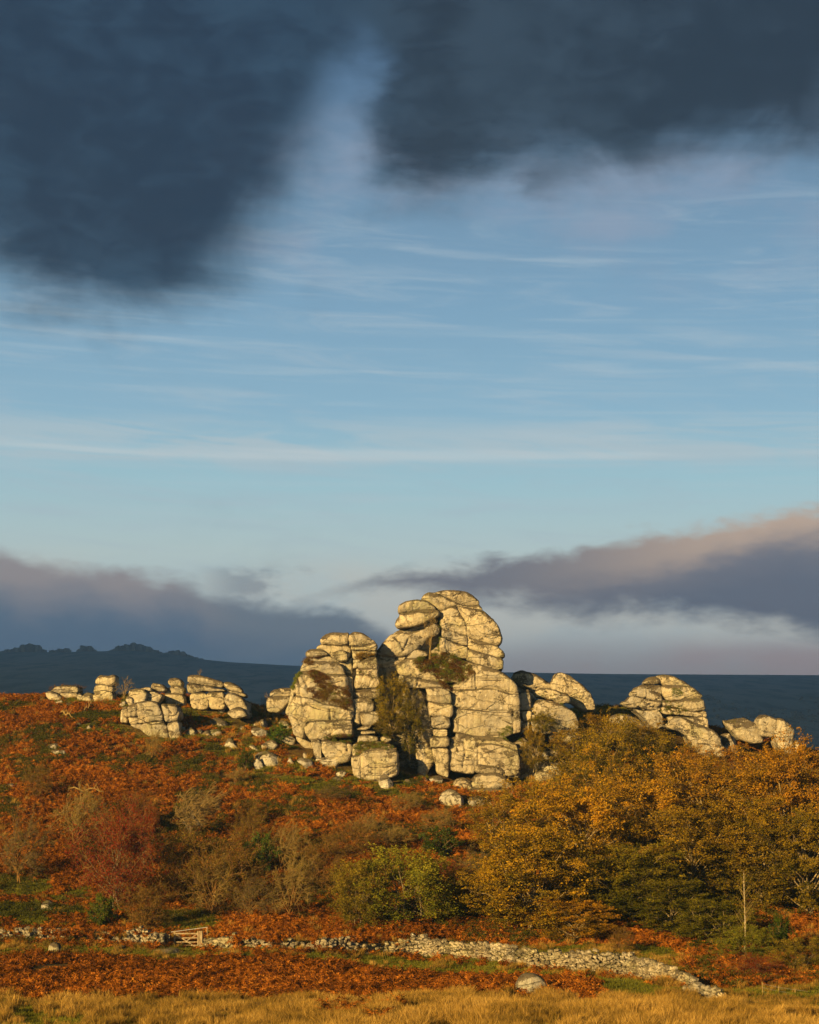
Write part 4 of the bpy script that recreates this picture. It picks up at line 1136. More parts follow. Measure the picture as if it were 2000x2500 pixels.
# far tors on the skyline
def far_tor(label, cols):
    """cols: (px, top py, width px)"""
    root = empty('distant_tor', (0, 0, 0))
    x0 = sum(c[0] for c in cols) / len(cols)
    bx0 = (x0 - 1000) * 2200 / F
    root.location = (bx0, 2200, float(ground_h(bx0, 2200)))
    tag(root, label, 'rock tor')
    for k, (px, py, w) in enumerate(cols):
        Yd = 2196 + 3 * math.sin(k * 2.1)
        x = (px - 1000) * Yd / F
        zb = float(ground_h(x, Yd)) - 1.5
        zt = ZC + (YH - py) * Yd / F
        ww = w * Yd / F
        bm = bmesh.new()
        bmesh.ops.create_icosphere(bm, subdivisions=2, radius=1)
        V = np.array([v.co[:] for v in bm.verts])
        n_ = fbm(V * 1.3 + k * 7.7, 3, 50 + k)
        for v, nn in zip(bm.verts, n_):
            c = v.co
            s = 1 + 0.45 * nn
            sq = lambda t: math.copysign(abs(t) ** 0.4, t)
            v.co = (sq(c.x) * ww / 2 * s, sq(c.y) * ww * 0.5 * s, sq(c.z) * (zt - zb) / 2 * (1 + .12 * nn))
        me = bpy.data.meshes.new('rock')
        bm.to_mesh(me)
        bm.free()
        o = obj('rock', me, M_BOULDER, root)
        o.location = (x - root.location.x, Yd - 2200, (zt + zb) / 2 - root.location.z)
    return root


def cols_line(pts, step, wmul=1.5):
    out_ = []
    xs_ = [p[0] for p in pts]
    ys_ = [p[1] for p in pts]
    x = xs_[0]
    k = 0
    while x <= xs_[-1]:
        out_.append((x, float(np.interp(x, xs_, ys_)) + 1.6 * math.sin(k * 2.7 + x), step * wmul * (0.8 + 0.5 * abs(math.sin(k * 1.3)))))
        x += step * (0.8 + 0.4 * abs(math.sin(k * 1.9)))
        k += 1
    return out_


far_tor('distant craggy tor at the left edge of the far skyline', cols_line([(0, 1590), (30, 1584), (50, 1578), (65, 1572), (75, 1571), (95, 1576), (110, 1587)], 5))
far_tor('small distant bump of rocks between the two left far tors', cols_line([(124, 1589), (138, 1586), (160, 1582), (175, 1588)], 5))
far_tor('low distant rock knoll left of the largest far tor', cols_line([(190, 1586), (200, 1577), (212, 1576), (225, 1580), (236, 1587)], 5))
far_tor('largest distant tor with a broken skyline of crags', cols_line([(270, 1588), (290, 1577), (305, 1574), (318, 1572), (330, 1570), (345, 1573), (365, 1580), (378, 1586), (395, 1592)], 5))
far_tor('distant rocks trailing down right from the largest far tor', cols_line([(398, 1596), (415, 1590), (430, 1588), (448, 1592), (465, 1602), (490, 1608), (505, 1613)], 6))
# ------------------------------------------------------------------ plant prototypes (linked to no scene collection, used by scatter())
def proto(me, mat, hide=None):
    me.materials.append(mat)
    return me


def bracken_mesh(seed, nf=16, size=1.0):
    r = np.random.default_rng(seed)
    V, T, tone = [], [], []
    for f in range(nf):
        az_ = r.uniform(0, 2 * math.pi)
        L = size * r.uniform(0.6, 1.1)
        el0 = r.uniform(0.6, 1.35)
        droop = r.uniform(1.2, 3.0)
        b = np.array([r.normal(0, .13), r.normal(0, .13), 0.0])
        p = b.copy()
        n = 7
        t0 = r.uniform(0.15, 0.85)
        hd = np.array([math.cos(az_), math.sin(az_), 0])
        sd_ = np.array([-math.sin(az_), math.cos(az_), 0])
        roll = r.normal(0, 0.6)
        for k in range(n):
            t = k / (n - 1)
            el_ = el0 - droop * t * t
            d = hd * math.cos(el_) + np.array([0, 0, math.sin(el_)])
            up = np.cross(sd_, d)
            q = p + d * L / n
            if k > 0:
                pl = L * 0.34 * (1 - t) ** 0.8 * r.uniform(0.7, 1.2) + 0.03
                for sgn in (-1, 1):
                    sdir = sgn * (sd_ * math.cos(roll) + up * math.sin(roll)) + d * 0.5 + up * r.normal(-0.1, 0.45)
                    sdir /= np.linalg.norm(sdir)
                    w_ = d * L / n * 0.42
                    tip = p + sdir * pl + np.array([0, 0, -0.25 * pl * r.random()])
                    i = len(V)
                    V += [p - w_, p + w_, tip]
                    T.append([i, i + 1, i + 2])
                    tone += [t0 + r.normal(0, .1)] * 3
            i = len(V)
            wd = up * 0.012 + sd_ * 0.012
            V += [p - wd, p + wd, q]
            T.append([i, i + 1, i + 2])
            tone += [t0 + .15] * 3
            p = q
    return mesh_from('bracken_clump', V, np.array(T), False, {'tone': tone})


def blades_mesh(seed, nb, h, rad, wid, bend, lean=(0.25, 0.0), name='tuft'):
    r = np.random.default_rng(seed)
    a_ = r.uniform(0, 2 * math.pi, nb)
    rr = rad * np.sqrt(r.random(nb))
    B = np.stack([rr * np.cos(a_), rr * np.sin(a_), np.zeros(nb)], 1)
    a2 = a_ + r.normal(0, 0.8, nb)
    out_ = np.stack([np.cos(a2), np.sin(a2), np.zeros(nb)], 1)
    hh = h * r.uniform(0.5, 1.1, nb)
    bd = bend * r.uniform(0.1, 1.0, nb)
    lv = np.array([lean[0], lean[1], 0])
    M = B + out_ * (bd * hh * 0.35)[:, None] + lv * (hh * 0.3)[:, None] + np.array([0, 0, 1]) * (hh * 0.6)[:, None]
    Tp = B + out_ * (bd * hh)[:, None] + lv * hh[:, None] + np.array([0, 0, 1]) * (hh * (1 - 0.3 * bd))[:, None]
    a3 = r.uniform(0, 2 * math.pi, nb)
    W = np.stack([np.cos(a3), np.sin(a3), np.zeros(nb)], 1) * wid / 2
    V = np.stack([B - W, B + W, M - W * 0.8, M + W * 0.8, Tp], 1).reshape(-1, 3)
    i = np.arange(nb) * 5
    T = np.concatenate([np.stack([i, i + 1, i + 3], 1), np.stack([i, i + 3, i + 2], 1), np.stack([i + 2, i + 3, i + 4], 1)])
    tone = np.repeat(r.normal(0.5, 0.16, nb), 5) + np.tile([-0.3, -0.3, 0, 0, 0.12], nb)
    return mesh_from(name, V, T, False, {'tone': tone})


def leaf_quads(C, size, r, upbias=0.0, asp=0.55):
    n = len(C)
    N = r.normal(0, 1, (n, 3))
    N[:, 2] += upbias * np.sign(N[:, 2])
    N /= np.linalg.norm(N, axis=1, keepdims=True)
    A = np.cross(N, r.normal(0, 1, (n, 3)))
    A /= np.linalg.norm(A, axis=1, keepdims=True) + 1e-9
    B = np.cross(N, A)
    s_ = size * r.uniform(0.6, 1.25, n)[:, None]
    V = np.stack([C - A * s_ * .5, C - B * s_ * asp * .5, C + A * s_ * .5, C + B * s_ * asp * .5], 1).reshape(-1, 3)
    i = np.arange(n) * 4
    return V, np.stack([i, i + 1, i + 2, i + 3], 1)


def bush_mesh(seed, n=420, rx=0.6, rz=0.5, leaf=0.1, name='low_shrub'):
    r = np.random.default_rng(seed)
    D = r.normal(0, 1, (n, 3))
    D[:, 2] = np.abs(D[:, 2])
    D /= np.linalg.norm(D, axis=1, keepdims=True)
    k = 0.75 + 0.35 * fbm(D * 1.6 + seed, 2, seed) + r.normal(0, .12, n)
    C = D * k[:, None] * np.array([rx, rx, rz])
    V, Q = leaf_quads(C, leaf, r, 0, 0.4)
    tone = np.repeat(np.clip(0.45 + 0.6 * fbm(D * 2 + 3 * seed, 2, seed + 5) + r.normal(0, .1, n), 0, 1), 4)
    return mesh_from(name, V, Q, False, {'tone': tone})


def scatter(name, meshes, pts, scl, shade, label, idx=None, tiltamt=0.15, zs=None):
    """one 'stuff' object: geometry nodes put the prototype meshes on its points"""
    n = len(pts)
    me = mesh_from(name, pts, np.zeros((0, 3), np.int32))
    r = np.random.default_rng(n)
    rot = np.stack([r.normal(0, tiltamt, n), r.normal(0, tiltamt, n), r.uniform(0, 6.283, n)], 1)
    a_ = me.attributes.new('rot', 'FLOAT_VECTOR', 'POINT')
    a_.data.foreach_set('vector', rot.astype(np.float32).ravel())
    sv = np.stack([scl, scl, scl * (zs if zs is not None else 1.0)], 1).astype(np.float32)
    a_ = me.attributes.new('scl', 'FLOAT_VECTOR', 'POINT')
    a_.data.foreach_set('vector', sv.ravel())
    a_ = me.attributes.new('shade', 'FLOAT', 'POINT')
    a_.data.foreach_set('value', np.asarray(shade, np.float32))
    a_ = me.attributes.new('idx', 'INT', 'POINT')
    a_.data.foreach_set('value', (r.integers(0, len(meshes), n) if idx is None else idx).astype(np.int32))
    o = obj(name, me)
    tag(o, label, None, None, 'stuff')
    ng = bpy.data.node_groups.new(name, 'GeometryNodeTree')
    ng.interface.new_socket('Geometry', in_out='INPUT', socket_type='NodeSocketGeometry')
    ng.interface.new_socket('Geometry', in_out='OUTPUT', socket_type='NodeSocketGeometry')
    N = ng.nodes
    gi, go = N.new('NodeGroupInput'), N.new('NodeGroupOutput')
    ip = N.new('GeometryNodeInstanceOnPoints')
    ip.inputs['Pick Instance'].default_value = True
    gti = N.new('GeometryNodeGeometryToInstance')
    cl = bpy.data.collections.new(name + '_kinds')
    for k, m_ in enumerate(meshes):
        po = bpy.data.objects.new('%s_kind_%02d' % (name, k), m_)
        cl.objects.link(po)
    ci = N.new('GeometryNodeCollectionInfo')
    ci.inputs['Collection'].default_value = cl
    ci.inputs['Separate Children'].default_value = True
    ci.inputs['Reset Children'].default_value = True
    N.remove(gti)

    def na(nm, ty):
        q = N.new('GeometryNodeInputNamedAttribute')
        q.data_type = ty
        q.inputs['Name'].default_value = nm
        return next(s_ for s_ in q.outputs if s_.enabled and s_.name == 'Attribute')
    L = ng.links
    L.new(gi.outputs[0], ip.inputs['Points'])
    L.new(ci.outputs[0], ip.inputs['Instance'])
    L.new(na('idx', 'INT'), ip.inputs['Instance Index'])
    L.new(na('rot', 'FLOAT_VECTOR'), ip.inputs['Rotation'])
    L.new(na('scl', 'FLOAT_VECTOR'), ip.inputs['Scale'])
    L.new(ip.outputs[0], go.inputs[0])
    md = o.modifiers.new('scatter', 'NODES')
    md.node_group = ng
    return o


BRK = [proto(bracken_mesh(20 + k, 18), M_BRACKEN) for k in range(6)]
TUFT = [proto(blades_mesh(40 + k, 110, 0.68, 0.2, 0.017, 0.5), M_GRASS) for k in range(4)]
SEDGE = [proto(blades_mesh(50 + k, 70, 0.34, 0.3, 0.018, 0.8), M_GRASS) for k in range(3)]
TURF = [proto(blades_mesh(60 + k, 80, 0.16, 0.4, 0.022, 0.7), M_TURF) for k in range(3)]
HTH = [proto(bush_mesh(70 + k), M_HEATH) for k in range(4)]

# ------------------------------------------------------------------ where each plant grows


def sample(n, y0, y1, margin=8):
    yy = np.sqrt(rng.random(n) * ((y1 + 30) ** 2 - (y0 + 30) ** 2) + (y0 + 30) ** 2) - 30
    half = yy * 0.243 + margin
    xx = (rng.random(n) * 2 - 1) * half
    zz = ground_h(xx, yy)
    px = 1000 + F * xx / yy
    py = YH - F * (zz - ZC) / yy
    return xx, yy, zz, px, py


def sm(v, a_, b):
    t = np.clip((v - a_) / (b - a_), 0, 1)
    return t * t * (3 - 2 * t)


def box(px, py, x0, x1, y0, y1, s_=25):
    return sm(px, x0 - s_, x0 + s_) * (1 - sm(px, x1 - s_, x1 + s_)) * sm(py, y0 - s_ * .6, y0 + s_ * .6) * (1 - sm(py, y1 - s_ * .6, y1 + s_ * .6))


def cover(xx, yy, px, py):
    """probabilities of bracken, straw grass, turf, heath"""
    n1 = fbm2(xx / 5.5, yy / 5.5, 4, 31)
    n2 = fbm2(xx / 2.2, yy / 2.2, 3, 37)
    n3 = fbm2(xx / 11, yy / 11, 3, 41)
    slope = sm(yy, 120.5, 124)
    # hillside
    heath = sm(n1 + 0.45 * n2, 0.0, 0.22) * slope * .8
    heath *= 0.35 + 0.65 * np.clip(box(px, py, -200, 620, 1850, 2010, 50) + box(px, py, -200, 300, 1700, 1850, 50) * .8 + 0.4, 0, 1)
    turf = slope * np.clip(box(px, py, -300, 225, 2150, 2262) * sm(n2, -0.35, 0.0) + box(px, py, 150, 560, 1695, 1790, 30) * sm(n2 + n3, -0.2, 0.15)
                           + box(px, py, 500, 1010, 1720, 1900, 30) * sm(n2, 0.02, 0.3) + box(px, py, 680, 1010, 1860, 1960, 20) * sm(n2, -.1, .1)
                           + 1.3 * box(px, py, 1330, 1660, 1690, 1840, 30) + box(px, py, 380, 540, 2225, 2280, 20) + 0.25 * sm(n1 - n2, 0.35, 0.5), 0, 1)
    straw = slope * np.clip(box(px, py, 300, 720, 1720, 1850, 40) * sm(-n2, 0.0, 0.3) + box(px, py, 1380, 1640, 1700, 1840, 30) * .5 + 0.08, 0, 1)
    brk = slope * (1 - np.clip(heath * .8 + turf * .95 + straw * .4, 0, 1))
    # flat ground before the wall
    flat = 1 - slope
    far_edge = np.interp(px, [0, 420, 700, 950, 1200, 1440, 1500], [118, 117.5, 116, 113, 109, 104, 88]) + 2.0 * n2
    near_edge = np.interp(px, [0, 500, 1000, 1300, 1500], [93, 94.5, 94.5, 94.5, 95]) + 4.5 * n1 + 2 * n2
    strip = flat * sm(yy, near_edge - .5, near_edge + .5) * (1 - sm(yy, far_edge - .5, far_edge + .5))
    stripn = 1 - 0.9 * sm(n2 + n1 * .5, 0.32, 0.5)
    brk = brk + strip * stripn + flat * box(px, py, 780, 980, 2462, 2490, 12) * .8
    infront = flat * (1 - strip) * sm(yy, 97, 99)
    straw = straw + flat * (1 - strip) * (1 - sm(yy, near_edge - 1.0, near_edge + 1.0)) * (1 - .9 * box(px, py, -200, 330, 2462, 2560, 16) * sm(n2, -.3, 0.1))
    straw = straw + infront * sm(n2 + n1, -0.05, 0.25) * .8
    turf = turf + infront * .9 + flat * (1 - strip) * (.35 + .5 * box(px, py, -200, 330, 2450, 2560, 16))
    gr = box(px, py, 385, 540, 2295, 2345, 12)
    straw = straw * (1 - .97 * gr)
    turf = turf + gr
    rt = sm(px, 1640, 1720) * sm(yy, 99.5 + 2 * n2, 101.5 + 2 * n2) * (1 - slope)
    straw, turf = straw * (1 - .8 * rt), turf * (1 - rt)
    brk = brk + rt * (.6 + .4 * sm(n2, -.2, .2))
    heath = heath + rt * .35 * sm(-n2, -.1, .2)
    return brk, straw, turf, heath


xx, yy, zz, px, py = sample(110000, 66, 203)
brk, straw, turf, heath = cover(xx, yy, px, py)
u = rng.random(len(xx))
shn = 0.26 * fbm2(xx / 3, yy / 3, 3, 71) + 0.26 * fbm2(xx / 14, yy / 14, 3, 73) - .03
pts = np.stack([xx, yy, zz - 0.03], 1)
# keep plants off the footprints of rocks: cast down on the rocks
print('bvh')
BV = BVHTree.FromPolygons(np.concatenate(ROCK_V).tolist(), ROCK_F)
nearrock = np.zeros(len(xx), int)
ur = rng.random(len(xx))
for i in range(len(xx)):
    if yy[i] > 200:
        continue
    for dy in ((0.0,) if ur[i] < .2 else (0.0, 0.7) if ur[i] < .5 else (0.0, 0.7, 1.3)):
        h_ = BV.ray_cast(Vector((xx[i], yy[i] + dy, zz[i] + 40)), Vector((0, 0, -1)))
        if h_[0] is not None and h_[0].z > zz[i] + (0.3 if dy == 0 else 0.25):
            nearrock[i] = 2 if dy == 0 else 1
            break
open_ = nearrock == 0
side_ = nearrock == 1

d = 0.56 * (0.6 + 0.4 * (yy > 120)) * (1 - .5 * box(px, py, 520, 1010, 1740, 1930, 20))
m_ = open_ & (u < brk * d)
scatter('bracken', BRK, pts[m_], rng.uniform(0.5, 1.0, m_.sum()) * np.where(yy[m_] < 120, 1.05, 0.95), shn[m_] + np.where(yy[m_] < 120, -0.02, 0.06), 'rust brown autumn bracken over the slope and the flat')
u = rng.random(len(xx))
m_ = open_ & (u < heath * 0.6)
scatter('gorse_and_heather', HTH, pts[m_], rng.uniform(0.6, 1.35, m_.sum()), shn[m_], 'low dark green gorse and heather patches among the bracken')
# grasses, denser in the foreground
x2, y2, z2, px2, py2 = sample(60000, 68, 122)
b2, s2_, t2, h2 = cover(x2, y2, px2, py2)
u = rng.random(len(x2))
pt2 = np.stack([x2, y2, z2 - 0.02], 1)
clump = sm(fbm2(x2 / 1.4, y2 / 2.2, 3, 91), -0.25, 0.2)
m_ = u < s2_ * 0.5 * (0.08 + 0.92 * clump)
gs = rng.uniform(0.6, 1.15, m_.sum()) * (0.7 + 0.45 * clump[m_]) * np.where(y2[m_] > 110, .7, 1) * (1 - .5 * box(px2[m_], py2[m_], 1820, 2020, 2395, 2480, 15))
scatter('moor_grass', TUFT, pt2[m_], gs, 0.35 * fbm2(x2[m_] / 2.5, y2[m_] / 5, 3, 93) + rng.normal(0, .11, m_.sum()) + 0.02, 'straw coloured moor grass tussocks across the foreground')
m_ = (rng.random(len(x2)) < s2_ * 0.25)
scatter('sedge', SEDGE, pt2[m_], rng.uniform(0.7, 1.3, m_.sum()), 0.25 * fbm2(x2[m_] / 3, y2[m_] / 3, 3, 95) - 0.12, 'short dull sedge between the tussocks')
m_ = (rng.random(len(x2)) < t2 * 0.6)
tp = pt2[m_]
ts = rng.uniform(0.8, 1.4, m_.sum())
u = rng.random(len(xx))
m3 = (open_ & (yy > 121) & (u < turf * 0.75)) | (side_ & (u < .9))
tp = np.concatenate([tp, pts[m3]])
ts = np.concatenate([ts, rng.uniform(0.9, 1.7, m3.sum())])
scatter('green_turf', TURF, tp, ts, 0.3 * fbm2(tp[:, 0] / 2.5, tp[:, 1] / 2.5, 3, 97), 'short green turf by the wall, on the lawn and along the ridge')
m3 = (open_ & (yy > 121) & (rng.random(len(xx)) < straw * 0.5)) | (side_ & (rng.random(len(xx)) < .22))
scatter('slope_grass', SEDGE + TUFT[:1], pts[m3], rng.uniform(0.7, 1.3, m3.sum()), shn[m3] + .03, 'tawny grass between the rocks on the ridge')


# ledge plants on the rocks: rays from above/front find the real surface
def ledge(name, label, poly, n, meshes, scl, shade=0.0):
    P_, S_ = [], []
    xs_ = [p[0] for p in poly]
    ys_ = [p[1] for p in poly]
    k = 0
    while len(P_) < n and k < n * 20:
        k += 1
        x, y = random.uniform(min(xs_), max(xs_)), random.uniform(min(ys_), max(ys_))
        c = False
        j = len(poly) - 1
        for i in range(len(poly)):
            if (poly[i][1] > y) != (poly[j][1] > y) and x < (poly[j][0] - poly[i][0]) * (y - poly[i][1]) / (poly[j][1] - poly[i][1]) + poly[i][0]:
                c = not c
            j = i
        if not c:
            continue
        d = (P3(x, y, 180) - Vector((0, 0, ZC))).normalized()
        h_ = BV.ray_cast(Vector((0, 0, ZC)), d)
        if h_[0] is None:
            continue
        P_.append((h_[0] + d * 0.05)[:])
    if not P_:
        return
    P_ = np.array(P_)
    scatter(name, meshes, P_, np.random.default_rng(n).uniform(0.7, 1.3, len(P_)) * scl, shade + 0.3 * fbm(P_ / 1.2, 2, n), label, tiltamt=0.4)


HEA = leaf_mat('ledge_heather', [(0.0, (0.045, 0.022, 0.010)), (0.4, (0.12, 0.048, 0.016)), (0.7, (0.13, 0.095, 0.018)), (1.0, (0.20, 0.14, 0.03))], 0.2, True, False, 0.3)
HEB = [proto(bush_mesh(170 + k, 260, 0.42, 0.36, 0.085), HEA) for k in range(3)]
GRN = leaf_mat('ledge_green', [(0.0, (0.04, 0.055, 0.01)), (0.5, (0.10, 0.12, 0.016)), (1.0, (0.17, 0.19, 0.03))], 0.25, True, False, 0.3)
GRB = [proto(bush_mesh(180 + k, 220, 0.36, 0.34, 0.09), GRN) for k in range(2)]
ledge('heather', 'brown and green heather hanging over the ledge in the middle of the main tower', RA([950, 575, 1010, 550, 1090, 520, 1180, 520, 1260, 570, 1350, 625, 1345, 660, 1290, 700, 1215, 715, 1210, 760, 1150, 745, 1100, 680, 1040, 650, 960, 605]), 420, HEB + GRB, 0.9)
ledge('heather', 'heather growing down the face of the split buttress', R3([440, 640, 500, 630, 600, 670, 740, 740, 750, 830, 870, 860, 960, 860, 1010, 960, 1020, 1150, 900, 1160, 800, 1090, 640, 1060, 560, 900, 540, 800, 440, 690]), 300, HEB * 2 + GRB[:1], 0.8)
ledge('heather', 'dark tuft of heather on the left shoulder of the buttress', R3([335, 500, 400, 430, 640, 400, 600, 440, 470, 470, 520, 520, 440, 550]), 70, HEB, 0.6)
ledge('heather', 'heather patch trailing left on the buttress face', R3([400, 880, 480, 870, 600, 960, 680, 1050, 620, 1060, 500, 1000]), 60, HEB, 0.6)
ledge('ivy', 'yellow green growth down the left edge of the buttress', R3([250, 640, 320, 620, 330, 680, 260, 740, 220, 900, 185, 870, 200, 740]), 60, GRB, 0.6, 0.2)
ledge('ledge_grass', 'tawny grass tuft on the right-hand column of the buttress', R3([1060, 430, 1180, 380, 1340, 400, 1180, 470, 1140, 480]), 50, SEDGE, 1.0, 0.0)
ledge('heather', 'mossy growth above the shaded block of the buttress', R3([1110, 620, 1250, 620, 1340, 660, 1380, 740, 1200, 700, 1110, 690]), 40, HEB + GRB, 0.5)
ledge('heather', 'heathery bank along the foot of the buttress', R4([590, 220, 700, 190, 1000, 175, 1040, 260, 900, 300, 700, 260]), 110, HEB + GRB, 0.7)
ledge('ledge_grass', 'grassy top of the squarish block', R4([985, 330, 1100, 280, 1400, 290, 1540, 380, 1350, 370, 1220, 365, 1080, 440, 990, 460]), 150, HEB[:1] + GRB + SEDGE[:1], 0.7, 0.1)
ledge('ledge_grass', 'orange grass shelf under the cleft tree', R4([1250, 130, 1500, 90, 1590, 160, 1560, 260, 1350, 200]), 90, GRB + HEB[:1] + SEDGE[:1], 0.7, 0.2)
ledge('ivy', 'bright ivy on the lower right of the main tower face', R5([1190, 760, 1260, 700, 1365, 660, 1370, 760, 1480, 800, 1480, 860, 1380, 870, 1240, 830]), 90, GRB, 0.55, 0.35)
ledge('ivy', 'green plants in the gully beside the bare sapling', R2([800, 470, 840, 430, 860, 520, 850, 700, 830, 830, 760, 830, 780, 700, 820, 600]), 60, GRB, 0.5, -0.1)
ledge('ivy', 'bright green ivy patch on the layered outcrop', R8([530, 210, 600, 200, 620, 250, 590, 290, 540, 260]), 40, GRB, 0.55, 0.2)
ledge('ledge_grass', 'mossy grass ledge across the layered outcrop', R8([450, 310, 560, 300, 620, 350, 690, 370, 620, 410, 500, 415, 440, 380]), 90, GRB + HEB[:1], 0.55, 0.1)
ledge('ledge_grass', 'moss and grass on the low rocks right of the tower', RB([240, 310, 420, 300, 440, 400, 330, 370, 240, 340]), 50, GRB + HEB[:1], 0.5, 0.0)
ledge('heather', 'dark lichen and heather tufts on the rocks between slabs and shrubs', RB([270, 560, 340, 560, 480, 600, 440, 680, 350, 670, 350, 600]), 60, HEB, 0.8, 0.0)


# ------------------------------------------------------------------ trees
def tubes(segs, sides):
    if not len(segs):
        return np.zeros((0, 3)), np.zeros((0, 4), np.int64)
    A = np.array([s_[0] for s_ in segs])
    B = np.array([s_[1] for s_ in segs])
    ra = np.array([s_[2] for s_ in segs])[:, None, None]
    rb = np.array([s_[3] for s_ in segs])[:, None, None]
    D = B - A
    D /= np.linalg.norm(D, axis=1, keepdims=True) + 1e-9
    h_ = np.where(np.abs(D[:, 2:3]) > 0.9, np.array([[1.0, 0, 0]]), np.array([[0, 0, 1.0]]))
    U = np.cross(D, h_)
    U /= np.linalg.norm(U, axis=1, keepdims=True) + 1e-9
    W = np.cross(D, U)
    t = np.arange(sides) / sides * 2 * math.pi
    ring = np.cos(t)[None, :, None] * U[:, None, :] + np.sin(t)[None, :, None] * W[:, None, :]
    V = np.concatenate([A[:, None] + ring * ra, B[:, None] + ring * rb], 1).reshape(-1, 3)
    b = (np.arange(len(segs)) * 2 * sides)[:, None]
    k = np.arange(sides)[None]
    k1 = (k + 1) % sides
    Q = np.stack([b + k, b + k1, b + sides + k1, b + sides + k], 2).reshape(-1, 4)
    return V, Q


def curve_pts(p0, p1, n, bow, r, wob):
    L = np.linalg.norm(p1 - p0)
    mid = (p0 + p1) / 2 + bow * L + r.normal(0, wob * L, 3)
    t = np.linspace(0, 1, n + 1)[:, None]
    P_ = (1 - t) ** 2 * p0 + 2 * t * (1 - t) * mid + t * t * p1
    P_[1:-1] += r.normal(0, wob * L * 0.25, (max(0, n - 1), 3))
    return P_


